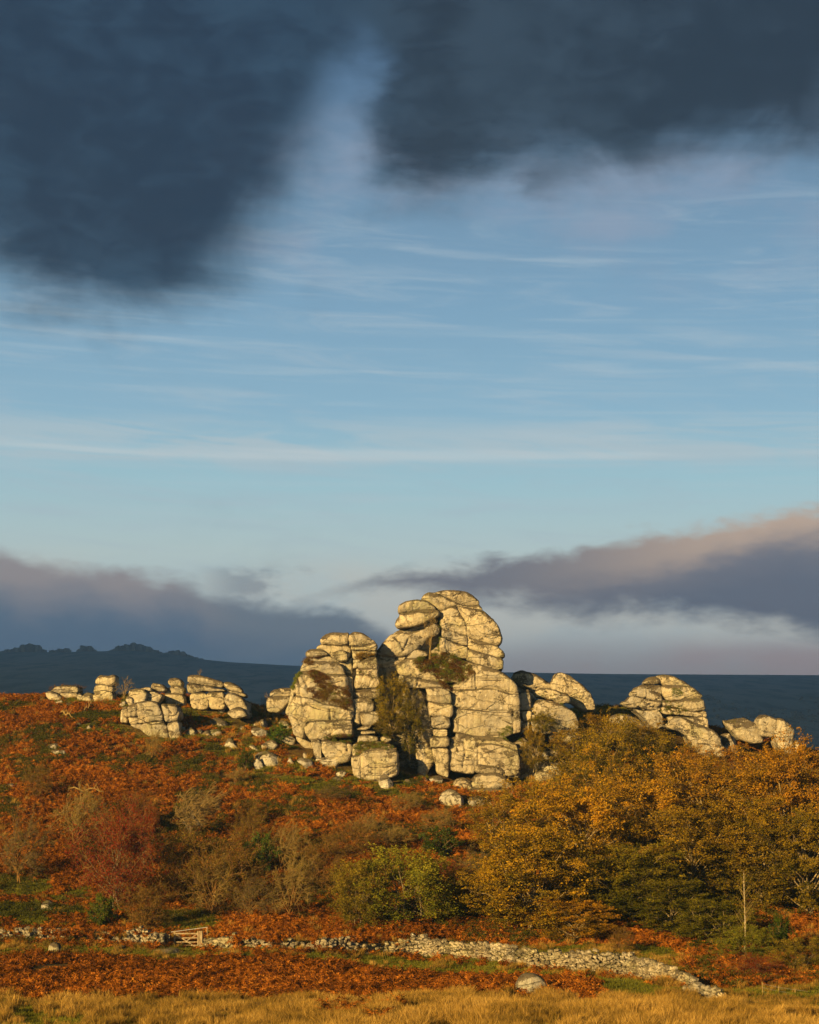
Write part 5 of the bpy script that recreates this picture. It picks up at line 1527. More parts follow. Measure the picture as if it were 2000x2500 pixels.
def make_tree(seed, h=9.0, w=8.0, base=0.25, stems=1, limbs=14, subs=7, twigs=5, fine=0, leaves=36, leaf=0.15, mats=None, wind=0.0, flat=0.6,
              lift=0.1, r0=0.2, upb=1.0, spread=0.5, sparse=0.0, berry=False, tone0=0.5, lowcut=-0.5, twr=0.012, pal=None):
    """returns (trunk mesh, branches mesh, crown mesh or None) for a tree of height h and crown width w standing at the origin"""
    r = np.random.default_rng(seed)
    L0, L1, L2, LF = [], [], [], []
    cz = h * (base + (1 - base) / 2)
    rz = h * (1 - base) / 2
    lean = np.array([wind * h * 0.35, 0, 0])
    tops = []
    for s_ in range(stems):
        b0 = np.array([r.normal(0, .12 * stems), r.normal(0, .12 * stems), -0.3]) if stems > 1 else np.array([0, 0, -0.4])
        tp = np.array([r.normal(0, w * .10 * (1 + .6 * (stems > 1))), r.normal(0, w * .10), h * r.uniform(.55, .7)]) + lean * 0.5
        P_ = curve_pts(b0, tp, 6, np.array([-0.05 * wind, 0, 0.0]), r, 0.05)
        rr = r0 / math.sqrt(stems) * np.linspace(1, 0.35, 7)
        for i in range(6):
            L0.append((P_[i], P_[i + 1], rr[i], rr[i + 1]))
        tops.append((P_, rr))
    tw_tips = []
    ga = math.pi * (3 - math.sqrt(5))
    for k in range(limbs):
        zt = 1 - (k + 0.5) / limbs * (1 - lowcut)
        ph = k * ga + r.normal(0, .35)
        rad = math.sqrt(max(0.03, 1 - zt * zt))
        kk = r.uniform(.62, .93)
        T = np.array([math.cos(ph) * rad * w / 2 * kk, math.sin(ph) * rad * w / 2 * kk, cz + zt * rz * kk]) + lean * (0.5 + zt * .5)
        P_, rr = tops[r.integers(len(tops))]
        tz = np.clip(0.15 + 0.75 * (T[2] / h) - 0.25 * rad, 0.1, 0.98)
        i = min(5, int(tz * 6))
        f = tz * 6 - i
        S = P_[i] * (1 - f) + P_[i + 1] * f
        rs = (rr[i] * (1 - f) + rr[i + 1] * f) * 0.6
        Q = curve_pts(S, T, 5, np.array([0, 0, lift]) + np.array([-.06 * wind, 0, 0]), r, 0.06)
        for j in range(5):
            L0.append((Q[j], Q[j + 1], rs * (1 - j * .17), rs * (1 - (j + 1) * .17)))
        for s2 in range(subs):
            t = r.uniform(0.3, 1.0) * 5
            j = min(4, int(t))
            S2 = Q[j] + (Q[j + 1] - Q[j]) * (t - j)
            od = (S2 - np.array([lean[0] * .6, 0, cz - rz * .4])) / np.array([w / 2, w / 2, rz])
            od /= np.linalg.norm(od) + 1e-6
            dd = od * 0.75 + r.normal(0, .55, 3) + np.array([wind * 0.9, 0, 0.12])
            dd[2] *= flat
            dd /= np.linalg.norm(dd)
            l2 = w * 0.5 * spread * r.uniform(.55, 1.1)
            Q2 = curve_pts(S2, S2 + dd * l2, 3, np.array([0, 0, lift * .8]), r, 0.07)
            r2 = max(0.016, rs * 0.35)
            for j2 in range(3):
                L1.append((Q2[j2], Q2[j2 + 1], r2 * (1 - j2 * .25), r2 * (1 - (j2 + 1) * .25)))
            for t3 in range(twigs):
                t = r.uniform(0.25, 1.0) * 3
                j3 = min(2, int(t))
                S3 = Q2[j3] + (Q2[j3 + 1] - Q2[j3]) * (t - j3)
                d3 = dd * 0.8 + r.normal(0, .6, 3) + np.array([wind * 0.8, 0, 0.15])
                d3[2] *= flat
                d3 /= np.linalg.norm(d3)
                l3 = l2 * r.uniform(.3, .6)
                E3 = S3 + d3 * l3
                M3 = (S3 + E3) / 2 + r.normal(0, .06 * l3, 3)
                L2.append((S3, M3, twr * 1.4, twr))
                L2.append((M3, E3, twr, twr * .5))
                tw_tips.append((S3, E3, seed))
                for q in range(fine):
                    t = r.random()
                    S4 = S3 + (E3 - S3) * t
                    d4 = d3 * 0.8 + r.normal(0, .55, 3) + np.array([wind * .7, 0, 0.1])
                    d4 /= np.linalg.norm(d4)
                    L2.append((S4, S4 + d4 * l3 * r.uniform(.3, .7), twr * .8, twr * .3))
    V, Q = tubes(L0, 6)
    trunk = mesh_from('trunk', V, Q, True)
    V1, Q1 = tubes(L1, 4)
    V2, Q2 = tubes(L2, 3)
    br = mesh_from('branches', np.concatenate([V1, V2]), np.concatenate([Q1, Q2 + len(V1)]), True)
    crown = None
    if leaves:
        A = np.array([t[0] for t in tw_tips])
        B = np.array([t[1] for t in tw_tips])
        keep = fbm(B / (w * 0.16) + seed, 2, seed) > -1 + sparse * 1.0
        A, B = A[keep], B[keep]
        n = len(A)
        LN = np.linalg.norm(B - A, axis=1)
        t = r.random((n, leaves, 1)) ** 0.7
        C = A[:, None] * (1 - t) + B[:, None] * t * 1.0
        C = C + r.normal(0, 1, (n, leaves, 3)) * (LN * 0.22)[:, None, None] * np.array([1, 1, 0.5 + 0.5 * (flat > .9)])
        clt = np.repeat(r.normal(0, .12, n), leaves)
        C = C.reshape(-1, 3)
        V, Q = leaf_quads(C, leaf, r, upb)
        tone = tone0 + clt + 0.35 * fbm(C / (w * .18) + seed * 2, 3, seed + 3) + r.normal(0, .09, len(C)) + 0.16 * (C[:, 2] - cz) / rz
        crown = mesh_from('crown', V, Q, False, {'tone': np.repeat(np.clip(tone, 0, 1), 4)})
    return trunk, br, crown


KIND = {}


def kind(key, mats, **k):
    KIND[key] = (make_tree(**k), mats, k.get('h', 9.0), k.get('w', 8.0))


def plant(key, px, py, top, wpx, label, cat='tree', name=None, color=(1, 1, 1), group=None, Yd=None, rz=None, crownname='crown'):
    """stand a tree at photo column px with its foot on row py; its top reaches row top, its crown is wpx wide"""
    (tr, br, cr), mats, h, w = KIND[key]
    if Yd is None:
        p = gpt(px, py)
    else:
        x = (px - 1000) * Yd / F
        p = Vector((x, Yd, float(ground_h(x, Yd))))
    H = ZC + (YH - top) * p.y / F - p.z
    W = wpx * p.y / F
    e_ = empty(name or key, p)
    e_.scale = (W / w, W / w, H / h)
    e_.rotation_euler = (0, 0, rz if rz is not None else random.uniform(0, 6.28))
    tag(e_, label, cat, group)
    for nm, me, mt in (('trunk', tr, mats[0]), ('branches', br, mats[1]), (crownname, cr, mats[2])):
        if me is None:
            continue
        if not me.materials:
            me.materials.append(mt)
        o = obj(nm, me, None, e_)
        o.color = (*color, 1)
    return e_


BM = (M_BEECH_BARK, M_LIMB, M_BEECH)
for k in range(5):
    kind('beech%d' % k, BM, seed=300 + k, h=9, w=8.5, base=.08, stems=1 + (k % 3), limbs=30, subs=8, twigs=5, fine=0, leaves=40, leaf=.175, flat=.55, lift=.14, r0=.17, upb=.5, lowcut=-.95, spread=.46, tone0=.5, twr=.008)
for k in range(3):
    kind('oak%d' % k, BM, seed=320 + k, h=6, w=6, base=.1, stems=2, limbs=18, subs=7, twigs=5, leaves=30, leaf=.15, flat=.9, lift=.05, r0=.12, lowcut=-.8, tone0=.48, twr=.008)
for k in range(3):
    kind('willow%d' % k, (M_BARK, M_TWIG_DARK, M_OLIVE), seed=330 + k, h=6, w=6, base=.03, stems=5, limbs=26, subs=7, twigs=5, leaves=30, leaf=.14, flat=1.2, lift=.02, r0=.12, lowcut=-.9, tone0=.42, upb=0, twr=.008)
for k in range(3):
    kind('thorn%d' % k, (M_TWIG_DARK, M_LIMB if k == 1 else M_TWIG, M_OLIVE), seed=340 + k, h=4, w=5, base=.2, stems=2, limbs=16, subs=7, twigs=6, fine=3, leaves=9, leaf=.075, flat=.8, wind=.55, r0=.12, lowcut=-.5, twr=.009, spread=.5)
for k in range(2):
    kind('pale_thorn%d' % k, (M_BARK, M_TWIG, None), seed=350 + k, h=4, w=5, base=.25, stems=2, limbs=18, subs=8, twigs=6, fine=4, leaves=0, flat=.7, wind=.9, r0=.14, lowcut=-.4, twr=.016, spread=.5)
for k in range(2):
    kind('scrub%d' % k, (M_TWIG_DARK, M_TWIG_DARK, M_OLIVE), seed=360 + k, h=4, w=5, base=.1, stems=4, limbs=20, subs=7, twigs=6, fine=3, leaves=13, leaf=.085, flat=.8, wind=.3, r0=.1, lowcut=-.7, twr=.010, tone0=.35)
kind('berry0', (M_BARK, M_TWIG_DARK, M_RED), seed=370, h=5, w=6, base=.1, stems=3, limbs=24, subs=8, twigs=6, fine=2, leaves=16, leaf=.10, flat=.8, wind=.15, r0=.085, lowcut=-.7, twr=.010, sparse=.1, tone0=.6)
for k in range(2):
    kind('holly%d' % k, (M_BARK, M_TWIG_DARK, M_GREEN), seed=380 + k, h=3, w=3, base=.02, stems=2, limbs=16, subs=7, twigs=5, leaves=22, leaf=.12, flat=1.1, r0=.1, lowcut=-.9, tone0=.5, upb=0)
kind('bare0', (M_TWIG, M_TWIG, None), seed=390, h=5, w=4, base=.15, stems=3, limbs=10, subs=5, twigs=4, fine=2, leaves=0, flat=1.3, wind=.25, r0=.14, lowcut=-.3, twr=.016)

BE = 'beech_tree'
trees = [
    # key, px, Y, top, width, colour, label
    ('beech0', 1290, 127, 2010, 330, (1.05, 1.08, 1), 'orange beech nearest the middle of the wall, crown hanging to the stones'),
    ('beech1', 1395, 134, 1905, 330, (1.1, 1.05, 1), 'tall golden beech with bare pale limbs in its upper crown'),
    ('beech2', 1200, 131, 2085, 210, (1.0, 1.05, 1), 'yellowish beech at the left end of the wood beside the willow'),
    ('beech3', 1395, 124.5, 2190, 200, (1.25, 1.1, 1), 'small bright orange beech just behind the wall'),
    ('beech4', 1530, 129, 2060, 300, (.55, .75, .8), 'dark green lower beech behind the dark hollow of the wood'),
    ('beech1', 1560, 142, 1890, 300, (1.05, 1, 1), 'orange beech on the skyline of the wood below the mossy rock'),
    ('beech3', 1690, 135, 1960, 300, (.8, .85, .9), 'brownish beech with pale forked limbs in the middle of the wood'),
    ('beech0', 1700, 152, 1835, 280, (1.1, 1, 1), 'orange-topped beech below the sloping slab'),
    ('beech2', 1835, 150, 1822, 280, (1.1, 1, 1), 'beech topping the wood below the split rock'),
    ('beech4', 1860, 134, 1940, 300, (.75, .8, .8), 'dull olive beech above the young birch'),
    ('beech1', 1965, 146, 1805, 270, (1.0, .85, .9), 'russet beech at the upper right edge of the wood'),
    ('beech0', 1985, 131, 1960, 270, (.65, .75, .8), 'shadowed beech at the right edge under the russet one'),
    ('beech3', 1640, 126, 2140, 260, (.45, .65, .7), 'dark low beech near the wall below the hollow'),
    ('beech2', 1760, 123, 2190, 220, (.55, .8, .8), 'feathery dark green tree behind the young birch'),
    ('oak0', 1275, 152, 1900, 230, (1.0, 1.1, 1.1), 'tan thorny tree against the foot of the main tower'),
    ('oak1', 1230, 148, 1955, 150, (1.0, 1.05, 1), 'smaller tan tree left of the one at the tower foot'),
    ('oak2', 1440, 163, 1790, 190, (.85, 1.0, 1), 'olive tree climbing the slope right of the stepped rocks'),
    ('oak0', 1510, 168, 1745, 170, (.85, 1.0, 1), 'olive bush up against the half buried mossy rock'),
    ('oak1', 1600, 168, 1790, 150, (.8, .95, 1), 'olive brown bush left of the sloping slab'),
    ('oak1', 1400, 173.5, 1778, 130, (.95, 1.0, 1), 'tawny bush against the right side of the stepped mossy rocks'),
    ('oak0', 1462, 177, 1742, 140, (.95, .95, 1), 'golden brown bush on the grassy shoulder nearest the skyline'),
    ('oak2', 1575, 176.5, 1762, 120, (.9, .95, 1), 'golden brown bush at the foot of the layered outcrop'),
    ('oak2', 1500, 152, 1850, 190, (1.0, 1.0, 1), 'tawny oak between the olive slope tree and the beeches'),
    ('oak2', 1380, 156, 1880, 170, (.95, 1.0, 1), 'tawny oak under the mossy stepped rocks'),
    ('oak0', 1780, 165, 1815, 140, (1.05, .9, 1), 'rust coloured bush in front of the low pale rock'),
    ('oak1', 1690, 166, 1820, 130, (1.1, .9, 1), 'orange bush under the end of the sloping slab'),
    ('oak2', 1905, 166, 1850, 100, (1.1, .9, 1), 'orange bush at the foot of the split rock'),
    ('oak0', 2000, 160, 1835, 140, (.8, .8, 1), 'brown bush at the right edge against the far moor'),
]
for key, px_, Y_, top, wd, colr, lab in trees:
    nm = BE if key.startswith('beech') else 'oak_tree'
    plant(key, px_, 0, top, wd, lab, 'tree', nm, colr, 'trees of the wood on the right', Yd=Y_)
shr = [
    ('willow0', 985, 128, 2070, 260, (1.0, 1.2, 1), 'large green sallow bush behind the middle of the wall', 'sallow_bush'),
    ('willow1', 880, 127, 2105, 160, (1.05, 1.0, 1), 'thin brownish sallow on the left side of the large green one', 'sallow_bush'),
    ('willow2', 1090, 131, 2120, 150, (.75, .8, 1), 'dark sallow on the right side of the large green one', 'sallow_bush'),
    ('willow1', 1960, 109, 2290, 150, (1.0, .95, .9), 'yellow olive sallow bush in front of the wood at the right edge', 'sallow_bush'),
    ('willow0', 1815, 116.5, 2262, 150, (.8, 1.0, .9), 'feathery green bush around the foot of the young birch', 'sallow_bush'),
    ('holly0', 640, 143, 2035, 75, (1, 1, 1), 'dark green holly bush among the thorns in mid slope', 'holly_bush'),
    ('holly1', 252, 128.5, 2185, 82, (1.3, 1.1, .8), 'round green ivy bush left of the brown scrub above the wall', 'ivy_bush'),
    ('holly0', 1080, 148, 2020, 100, (.8, .75, .7), 'dark green gorse bush on the slope above the large sallow', 'gorse_bush'),
    ('holly1', 683, 178, 1768, 62, (1.2, 1.3, 1), 'bright green young conifer between the boulders and the buttress', 'young_conifer'),
    ('holly0', 710, 176.5, 1820, 50, (1.0, 1.2, 1), 'second green conifer clump just below the first', 'young_conifer'),
    ('holly1', 600, 171, 1830, 40, (.9, .8, .7), 'round dark gorse bush below the boulder field', 'gorse_bush'),
    ('holly1', 1905, 118.5, 2235, 70, (.6, .6, .5), 'dark green feathery shrub right of the young birch', 'evergreen_shrub'),
    ('berry0', 288, 133, 1965, 225, (.85, .9, .9), 'big thorn covered in red berries on the left', 'berry_thorn'),
    ('berry0', 355, 143, 1970, 90, (.8, .7, .7), 'smaller reddish thorn behind the big red one', 'berry_thorn'),
    ('berry0', 1095, 140, 2100, 60, (1, .8, 1), 'small reddish thorn right of the large sallow', 'berry_thorn'),
    ('berry0', 1848, 106, 2330, 125, (.8, .8, .8), 'dark red cotoneaster-like bush behind the fence posts', 'red_bush'),
    ('thorn0', 185, 148, 1925, 160, (1, 1, 1), 'dark stemmed thorn with olive crown above the red one', 'thorn_tree'),
    ('pale_thorn0', 462, 152, 1925, 125, (1, 1, 1), 'pale windswept thorn with all twigs combed to the right', 'thorn_tree'),
    ('thorn1', 42, 139, 1990, 125, (1, 1, 1), 'grey twiggy thorn at the left edge of the photo', 'thorn_tree'),
    ('scrub0', 420, 137, 2020, 170, (1, 1, 1), 'brown scrub thorn to the right of the big red one', 'thorn_tree'),
    ('scrub1', 535, 134, 2055, 200, (1, .9, 1), 'brown thorn with reddish tips in mid slope above the gate', 'thorn_tree'),
    ('thorn2', 515, 133, 2090, 120, (1, 1, 1), 'pale twigged thorn standing in front of the brown ones', 'thorn_tree'),
    ('scrub0', 345, 127.5, 2160, 130, (1, .9, 1), 'low brown scrub bush beside the round ivy bush', 'scrub_bush'),
    ('scrub1', 608, 146, 1975, 90, (1, 1, 1), 'twiggy grey bush left above the holly', 'thorn_tree'),
    ('thorn0', 690, 143, 2010, 130, (1, 1, 1), 'flat topped thorn streaming right beside the holly', 'thorn_tree'),
    ('thorn1', 610, 131, 2140, 130, (1, 1, 1), 'bare low thorn on the right above the gate', 'thorn_tree'),
    ('thorn2', 705, 130, 2095, 130, (1, 1, 1), 'beige twigged thorn left of the thin sallow', 'thorn_tree'),
    ('scrub0', 770, 139, 2045, 150, (.9, .8, 1), 'dark brown thorn above the thin sallow', 'thorn_tree'),
    ('scrub1', 850, 147, 2010, 130, (1, .9, 1), 'low brown thorn among bracken above the large sallow', 'thorn_tree'),
    ('thorn0', 950, 150, 2015, 120, (1, 1, 1), 'spreading thorn with pale tips above the large sallow', 'thorn_tree'),
    ('thorn1', 795, 162, 1918, 105, (1, 1, 1), 'low grey thorn in the bracken below the squarish block', 'thorn_tree'),
    ('thorn2', 985, 163, 1935, 90, (1, 1, 1), 'low grey thorn in the bracken below the cleft', 'thorn_tree'),
    ('thorn0', 890, 154, 1985, 90, (1, 1, 1), 'small twiggy thorn in the middle of the bracken slope', 'thorn_tree'),
    ('thorn2', 1060, 156, 1975, 100, (1, 1, 1), 'small twiggy thorn on the bracken below the grey boulder', 'thorn_tree'),
    ('thorn1', 1150, 140, 2075, 100, (1, 1, 1), 'grey twigged thorn at the left of the orange beeches', 'thorn_tree'),
    ('scrub0', 600, 155, 1955, 70, (1, .8, 1), 'small brown thorn low on the slope under the boulder field', 'thorn_tree'),
    ('thorn2', 370, 172, 1788, 50, (1, 1, 1), 'little thorn in bracken below the square block', 'thorn_tree'),
    ('thorn0', 575, 167, 1875, 60, (1, 1, 1), 'little bare thorn under the flat stone of the boulder field', 'thorn_tree'),
    ('scrub1', 90, 160, 1870, 70, (1, .9, 1), 'brown low bush in the bracken at far left', 'scrub_bush'),
    ('scrub0', 330, 153, 1935, 100, (1, .6, 1), 'reddish low bush between the red thorn and the pale windswept one', 'scrub_bush'),
    ('scrub1', 1515, 119.5, 2265, 60, (1, .8, 1), 'small leafless bush behind the wall under the orange beech', 'scrub_bush'),
    ('scrub0', 155, 191.5, 1672, 85, (1, .6, 1), 'low brown thorn crown showing above the table rock', 'thorn_tree'),
    ('bare0', 300, 189.5, 1652, 50, (1, 1, 1), 'bare pale sapling beside the upright stack on the ridge', 'bare_tree'),
    ('bare0', 646, 191, 1690, 22, (.3, .3, .3), 'tiny dark sapling on the saddle left of the flat rocks', 'bare_tree'),
]
for key, px_, Y_, top, wd, colr, lab, nm in shr:
    plant(key, px_, 0, top, wd, lab, 'bush' if 'bush' in nm or 'shrub' in nm else 'tree', nm, colr, None, Yd=Y_, rz=random.uniform(-.35, .35) if ('thorn' in key or 'scrub' in key or 'bare' in key) else None)


def perch(key, px, py, top, wpx, label, nm, color=(1, 1, 1), Yd=None, rz=0.0):
    """a tree rooted on rock: the foot is where the sight line meets the rock"""
    d = (P3(px, py, 180) - Vector((0, 0, ZC))).normalized()
    h_ = BV.ray_cast(Vector((0, 0, ZC)), d)[0]
    if h_ is None or Yd is not None:
        h_ = P3(px, py, Yd or 177)
    (tr, br, cr), mats, h, w = KIND[key]
    e_ = empty(nm, h_)
    e_.scale = (wpx * h_.y / F / w,) * 2 + ((py - top) * h_.y / F / h,)
    e_.rotation_euler = (0, 0, rz)
    tag(e_, label, 'tree')
    for n_, me, mt in (('trunk', tr, mats[0]), ('branches', br, mats[1]), ('crown', cr, mats[2])):
        if me is None:
            continue
        if not me.materials:
            me.materials.append(mt)
        o = obj(n_, me, None, e_)
        o.color = (*color, 1)


perch('oak1', 960, 1790, 1652, 88, 'rusty leaved oak growing in the cleft between buttress and tower', 'cleft_oak', (.8, 1.0, 1), Yd=174.3)
perch('oak2', 1000, 1850, 1690, 70, 'lower oak spreading over the shaded wall of the cleft', 'cleft_oak', (.6, .8, 1), Yd=174.8)
perch('oak0', 950, 1800, 1735, 80, 'oak bush on the grassy shelf under the cleft', 'cleft_oak', (.8, .95, 1), Yd=173.8)
perch('bare0', 1048, 1602, 1482, 34, 'bare whitish sapling above the heather ledge of the tower', 'bare_tree', Yd=174.6)
perch('oak2', 1325, 1790, 1735, 70, 'yellow green shrub on the ledge right of the tower face', 'ledge_shrub', (1.0, 1.3, 1), Yd=174.4)
perch('oak0', 1300, 1880, 1770, 60, 'twiggy shrub hanging down the right edge of the tower', 'ledge_shrub', (.9, 1.0, 1), Yd=173.8)
perch('bare0', 487, 1650, 1632, 12, 'tiny bare twig on top of the layered ridge rock', 'bare_tree', Yd=188)

# young birch: one straight pale stem
p = gpt(1818, 2360)
p = Vector(((1818 - 1000) * 119.5 / F, 119.5, float(ground_h((1818 - 1000) * 119.5 / F, 119.5))))
e_ = empty('birch_tree', p)
tag(e_, 'young birch with a straight pale stem in front of the dark wood', 'tree')
Ht = ZC + (YH - 2125) * p.y / F - p.z
r_ = np.random.default_rng(5)
sg, bs, tips = [], [], []
for i in range(10):
    f0, f1 = i / 10, (i + 1) / 10
    sg.append((np.array([.05 * math.sin(f0 * 5), 0, f0 * Ht]), np.array([.05 * math.sin(f1 * 5), 0, f1 * Ht]), .075 * (1 - f0 * .8), .075 * (1 - f1 * .8)))
for i in range(46):
    f0 = r_.uniform(.15, .97)
    a_ = r_.uniform(0, 6.28)
    L_ = (1 - f0) * 1.9 + .4
    q = np.array([0.05 * math.sin(f0 * 5), 0, f0 * Ht])
    ee = q + np.array([math.cos(a_) * .55, math.sin(a_) * .55, .8]) * L_ * r_.uniform(.6, 1)
    bs.append((q, ee, .02, .006))
    tips.append((q, ee))
o = obj('trunk', mesh_from('trunk', *tubes(sg, 7), True), bark_mat('birch_bark', (.28, .23, .15), (.42, .35, .25)), e_)
o = obj('branches', mesh_from('branches', *tubes(bs, 3), True), M_TWIG, e_)
C = np.array([q + (ee - q) * r_.uniform(.3, 1.1) + r_.normal(0, .12, 3) for q, ee in tips for _ in range(26)])
V, Q = leaf_quads(C, .08, r_)
o = obj('crown', mesh_from('crown', V, Q, False, {'tone': np.repeat(np.clip(r_.normal(.45, .15, len(C)), 0, 1), 4)}), M_OLIVE, e_)

# fallen pale logs on the left slope
for (x0, y0, x1, y1, lab) in [(150, 1752, 178, 1762, 'pale dead branch lying in shade on the left slope'), (206, 1748, 228, 1728, 'pale crooked dead branch on the turf of the left slope'), (170, 1942, 255, 1944, 'long pale fallen branch on bracken above the dark thorn')]:
    A_, B_ = gpt(x0, y0), gpt(x1, y1)
    n_ = 7
    P_ = [A_.lerp(B_, i / n_) + Vector((0, 0, .55 + .18 * math.sin(i * 1.7))) for i in range(n_ + 1)]
    sg = [(np.array(P_[i]), np.array(P_[i + 1]), .09 * (1 - i * .08), .09 * (1 - (i + 1) * .08)) for i in range(n_)]
    for i in range(2, n_):
        sg.append((np.array(P_[i]), np.array(P_[i]) + np.array([.4 * math.sin(i * 3), .2, .55]), .05, .015))
    tag(obj('fallen_branch', mesh_from('fallen_branch', *tubes(sg, 6), True), M_TWIG), lab, 'branch')

# ------------------------------------------------------------------ dry stone walls
STONES = []
for k in range(9):
    bm = bmesh.new()
    bmesh.ops.create_cube(bm, size=1)
    bmesh.ops.subdivide_edges(bm, edges=bm.edges[:], cuts=1, use_grid_fill=True)
    r_ = random.Random(900 + k)
    for v in bm.verts:
        c = v.co
        n = c.length
        tgt = c.normalized() * 0.56
        v.co = c.lerp(tgt, 0.55) + Vector((r_.uniform(-.1, .1), r_.uniform(-.1, .1), r_.uniform(-.1, .1)))
    me = bpy.data.meshes.new('stone')
    bm.to_mesh(me)
    bm.free()
    me.materials.append(M_WALL)
    STONES.append(me)
STONES_MOSSY = [m.copy() for m in STONES[:3]]
for m in STONES_MOSSY:
    m.materials.clear()
    m.materials.append(M_ROCK_MOSSY)


def stone_wall(label, line, seed, miss=0.05, smin=.24, smax=.46, bigs=()):
    """line: (px, foot row, top row)"""
    r_ = random.Random(seed)
    P_ = []
    for px_, yb, yt in line:
        g_ = gpt(px_, yb)
        P_.append((g_.x, g_.y, (yb - yt) * g_.y / F))
    S_ = [0]
    for i in range(1, len(P_)):
        S_.append(S_[-1] + math.hypot(P_[i][0] - P_[i - 1][0], P_[i][1] - P_[i - 1][1]))

    def at(s_):
        return (np.interp(s_, S_, [p_[0] for p_ in P_]), np.interp(s_, S_, [p_[1] for p_ in P_]), np.interp(s_, S_, [p_[2] for p_ in P_]))
    root = empty('dry_stone_wall', (P_[0][0], P_[0][1], float(ground_h(P_[0][0], P_[0][1]))))
    tag(root, label, 'wall')
    cnt = 0
    z0 = 0.0
    course = 0
    spill = []
    while z0 < 1.7:
        ch = r_.uniform(.17, .30) * (1.25 if course == 0 else 1)
        s_ = r_.uniform(0, .3)
        while s_ < S_[-1]:
            L_ = r_.uniform(smin, smax) * (1.4 if course == 0 and r_.random() < .4 else 1)
            x_, y_, h_ = at(s_ + L_ / 2)
            h_ = h_ * .92 + .10 * math.sin(s_ * .9 + seed) + .09 * math.sin(s_ * 2.7) + r_.gauss(0, .09)
            if z0 + ch * .6 <= h_ and r_.random() > miss:
                xa, ya, _ = at(s_)
                xb, yb_, _ = at(s_ + L_)
                ang = math.atan2(yb_ - ya, xb - xa)
                gz = float(ground_h(x_, y_))
                spill.append((x_ + r_.gauss(0, .02), y_ + r_.gauss(0, .05) + z0 * .08, gz + z0 + ch / 2 + r_.gauss(0, .035), ang, L_, ch, r_.random()))
            s_ += L_ * .97
        z0 += ch * .94
        course += 1
    spill.sort(key=lambda t: -t[4] * t[5])
    for n_, (x_, y_, z_, ang, L_, ch, rr) in enumerate(spill[:298]):
        o = bpy.data.objects.new('stone', (STONES_MOSSY[int(rr * 30) % 3] if rr > .8 else STONES[int(rr * 97) % 9]))
        COL.objects.link(o)
        o.parent = root
        o.location = (x_ - root.location.x, y_ - root.location.y, z_ - root.location.z)
        o.rotation_euler = (r_.gauss(0, .2), r_.gauss(0, .26), ang + r_.gauss(0, .12) + (math.pi if rr > .5 else 0))
        q_ = r_.uniform(.8, 1.15)
        o.scale = (L_ * .98, r_.uniform(.32, .5), ch * q_)
    rest = spill[298:]
    bv, bf = [], []
    for (x_, y_, z_, ang, L_, ch, rr) in rest:
        me = STONES[int(rr * 97) % 9]
        Mx = Matrix.Translation((x_ - root.location.x, y_ - root.location.y, z_ - root.location.z)) @ Matrix.Rotation(ang, 4, 'Z') @ Matrix.Diagonal((L_, .4, ch, 1))
        b0 = len(bv)
        bv += [(Mx @ v.co)[:] for v in me.vertices]
        bf += [[b0 + i for i in p_.vertices] for p_ in me.polygons]
    # the heart of the wall: packed small rubble behind the face
    for k in range(int(S_[-1] * 26)):
        s_ = r_.uniform(0, S_[-1])
        x_, y_, h_ = at(s_)
        z_ = r_.uniform(0.05, max(.15, h_ - .12))
        me = STONES[k % 9]
        q = r_.uniform(.22, .34)
        Mx = Matrix.Translation((x_ - root.location.x, y_ + .28 - root.location.y, float(ground_h(x_, y_)) + z_ - root.location.z)) @ Euler((r_.uniform(0, 6), r_.uniform(0, 6), 0)).to_matrix().to_4x4() @ Matrix.Diagonal((q, q, q, 1))
        b0 = len(bv)
        bv += [(Mx @ v.co)[:] for v in me.vertices]
        bf += [[b0 + i for i in p_.vertices] for p_ in me.polygons]
    me = mesh_from('rubble_fill', bv, np.array([f for f in bf if len(f) == 4]))
    o = obj('rubble_fill', me, M_WALL, root)
    o['kind'] = 'stuff'
    return root


stone_wall('broken dry stone wall left of the gate, partly sunk in bracken', [(-60, 2298, 2268), (60, 2300, 2264), (130, 2304, 2268), (230, 2306, 2274), (300, 2308, 2276), (345, 2312, 2270), (400, 2316, 2278)], 3, .4, .2, .36)
stone_wall('low dry stone wall right of the gate, overgrown and rising to a mound', [(495, 2318, 2292), (560, 2320, 2286), (640, 2318, 2290), (740, 2322, 2304), (790, 2326, 2296), (840, 2329, 2286), (880, 2328, 2292), (930, 2326, 2300), (968, 2330, 2302)], 5, .3, .2, .4)
stone_wall('long pale dry stone wall in the middle of the photo below the wood', [(972, 2330, 2292), (1030, 2333, 2283), (1060, 2338, 2296), (1160, 2345, 2300), (1300, 2366, 2316), (1340, 2368, 2320)], 7, .03)
stone_wall('right half of the pale dry stone wall, sinking towards the fence', [(1343, 2368, 2320), (1440, 2376, 2322), (1540, 2388, 2330), (1600, 2400, 2344), (1650, 2410, 2366), (1700, 2420, 2388)], 9, .04)
stone_wall('last broken stones of the wall before the fence posts', [(1668, 2432, 2410), (1710, 2440, 2404), (1762, 2446, 2412)], 11, .3)

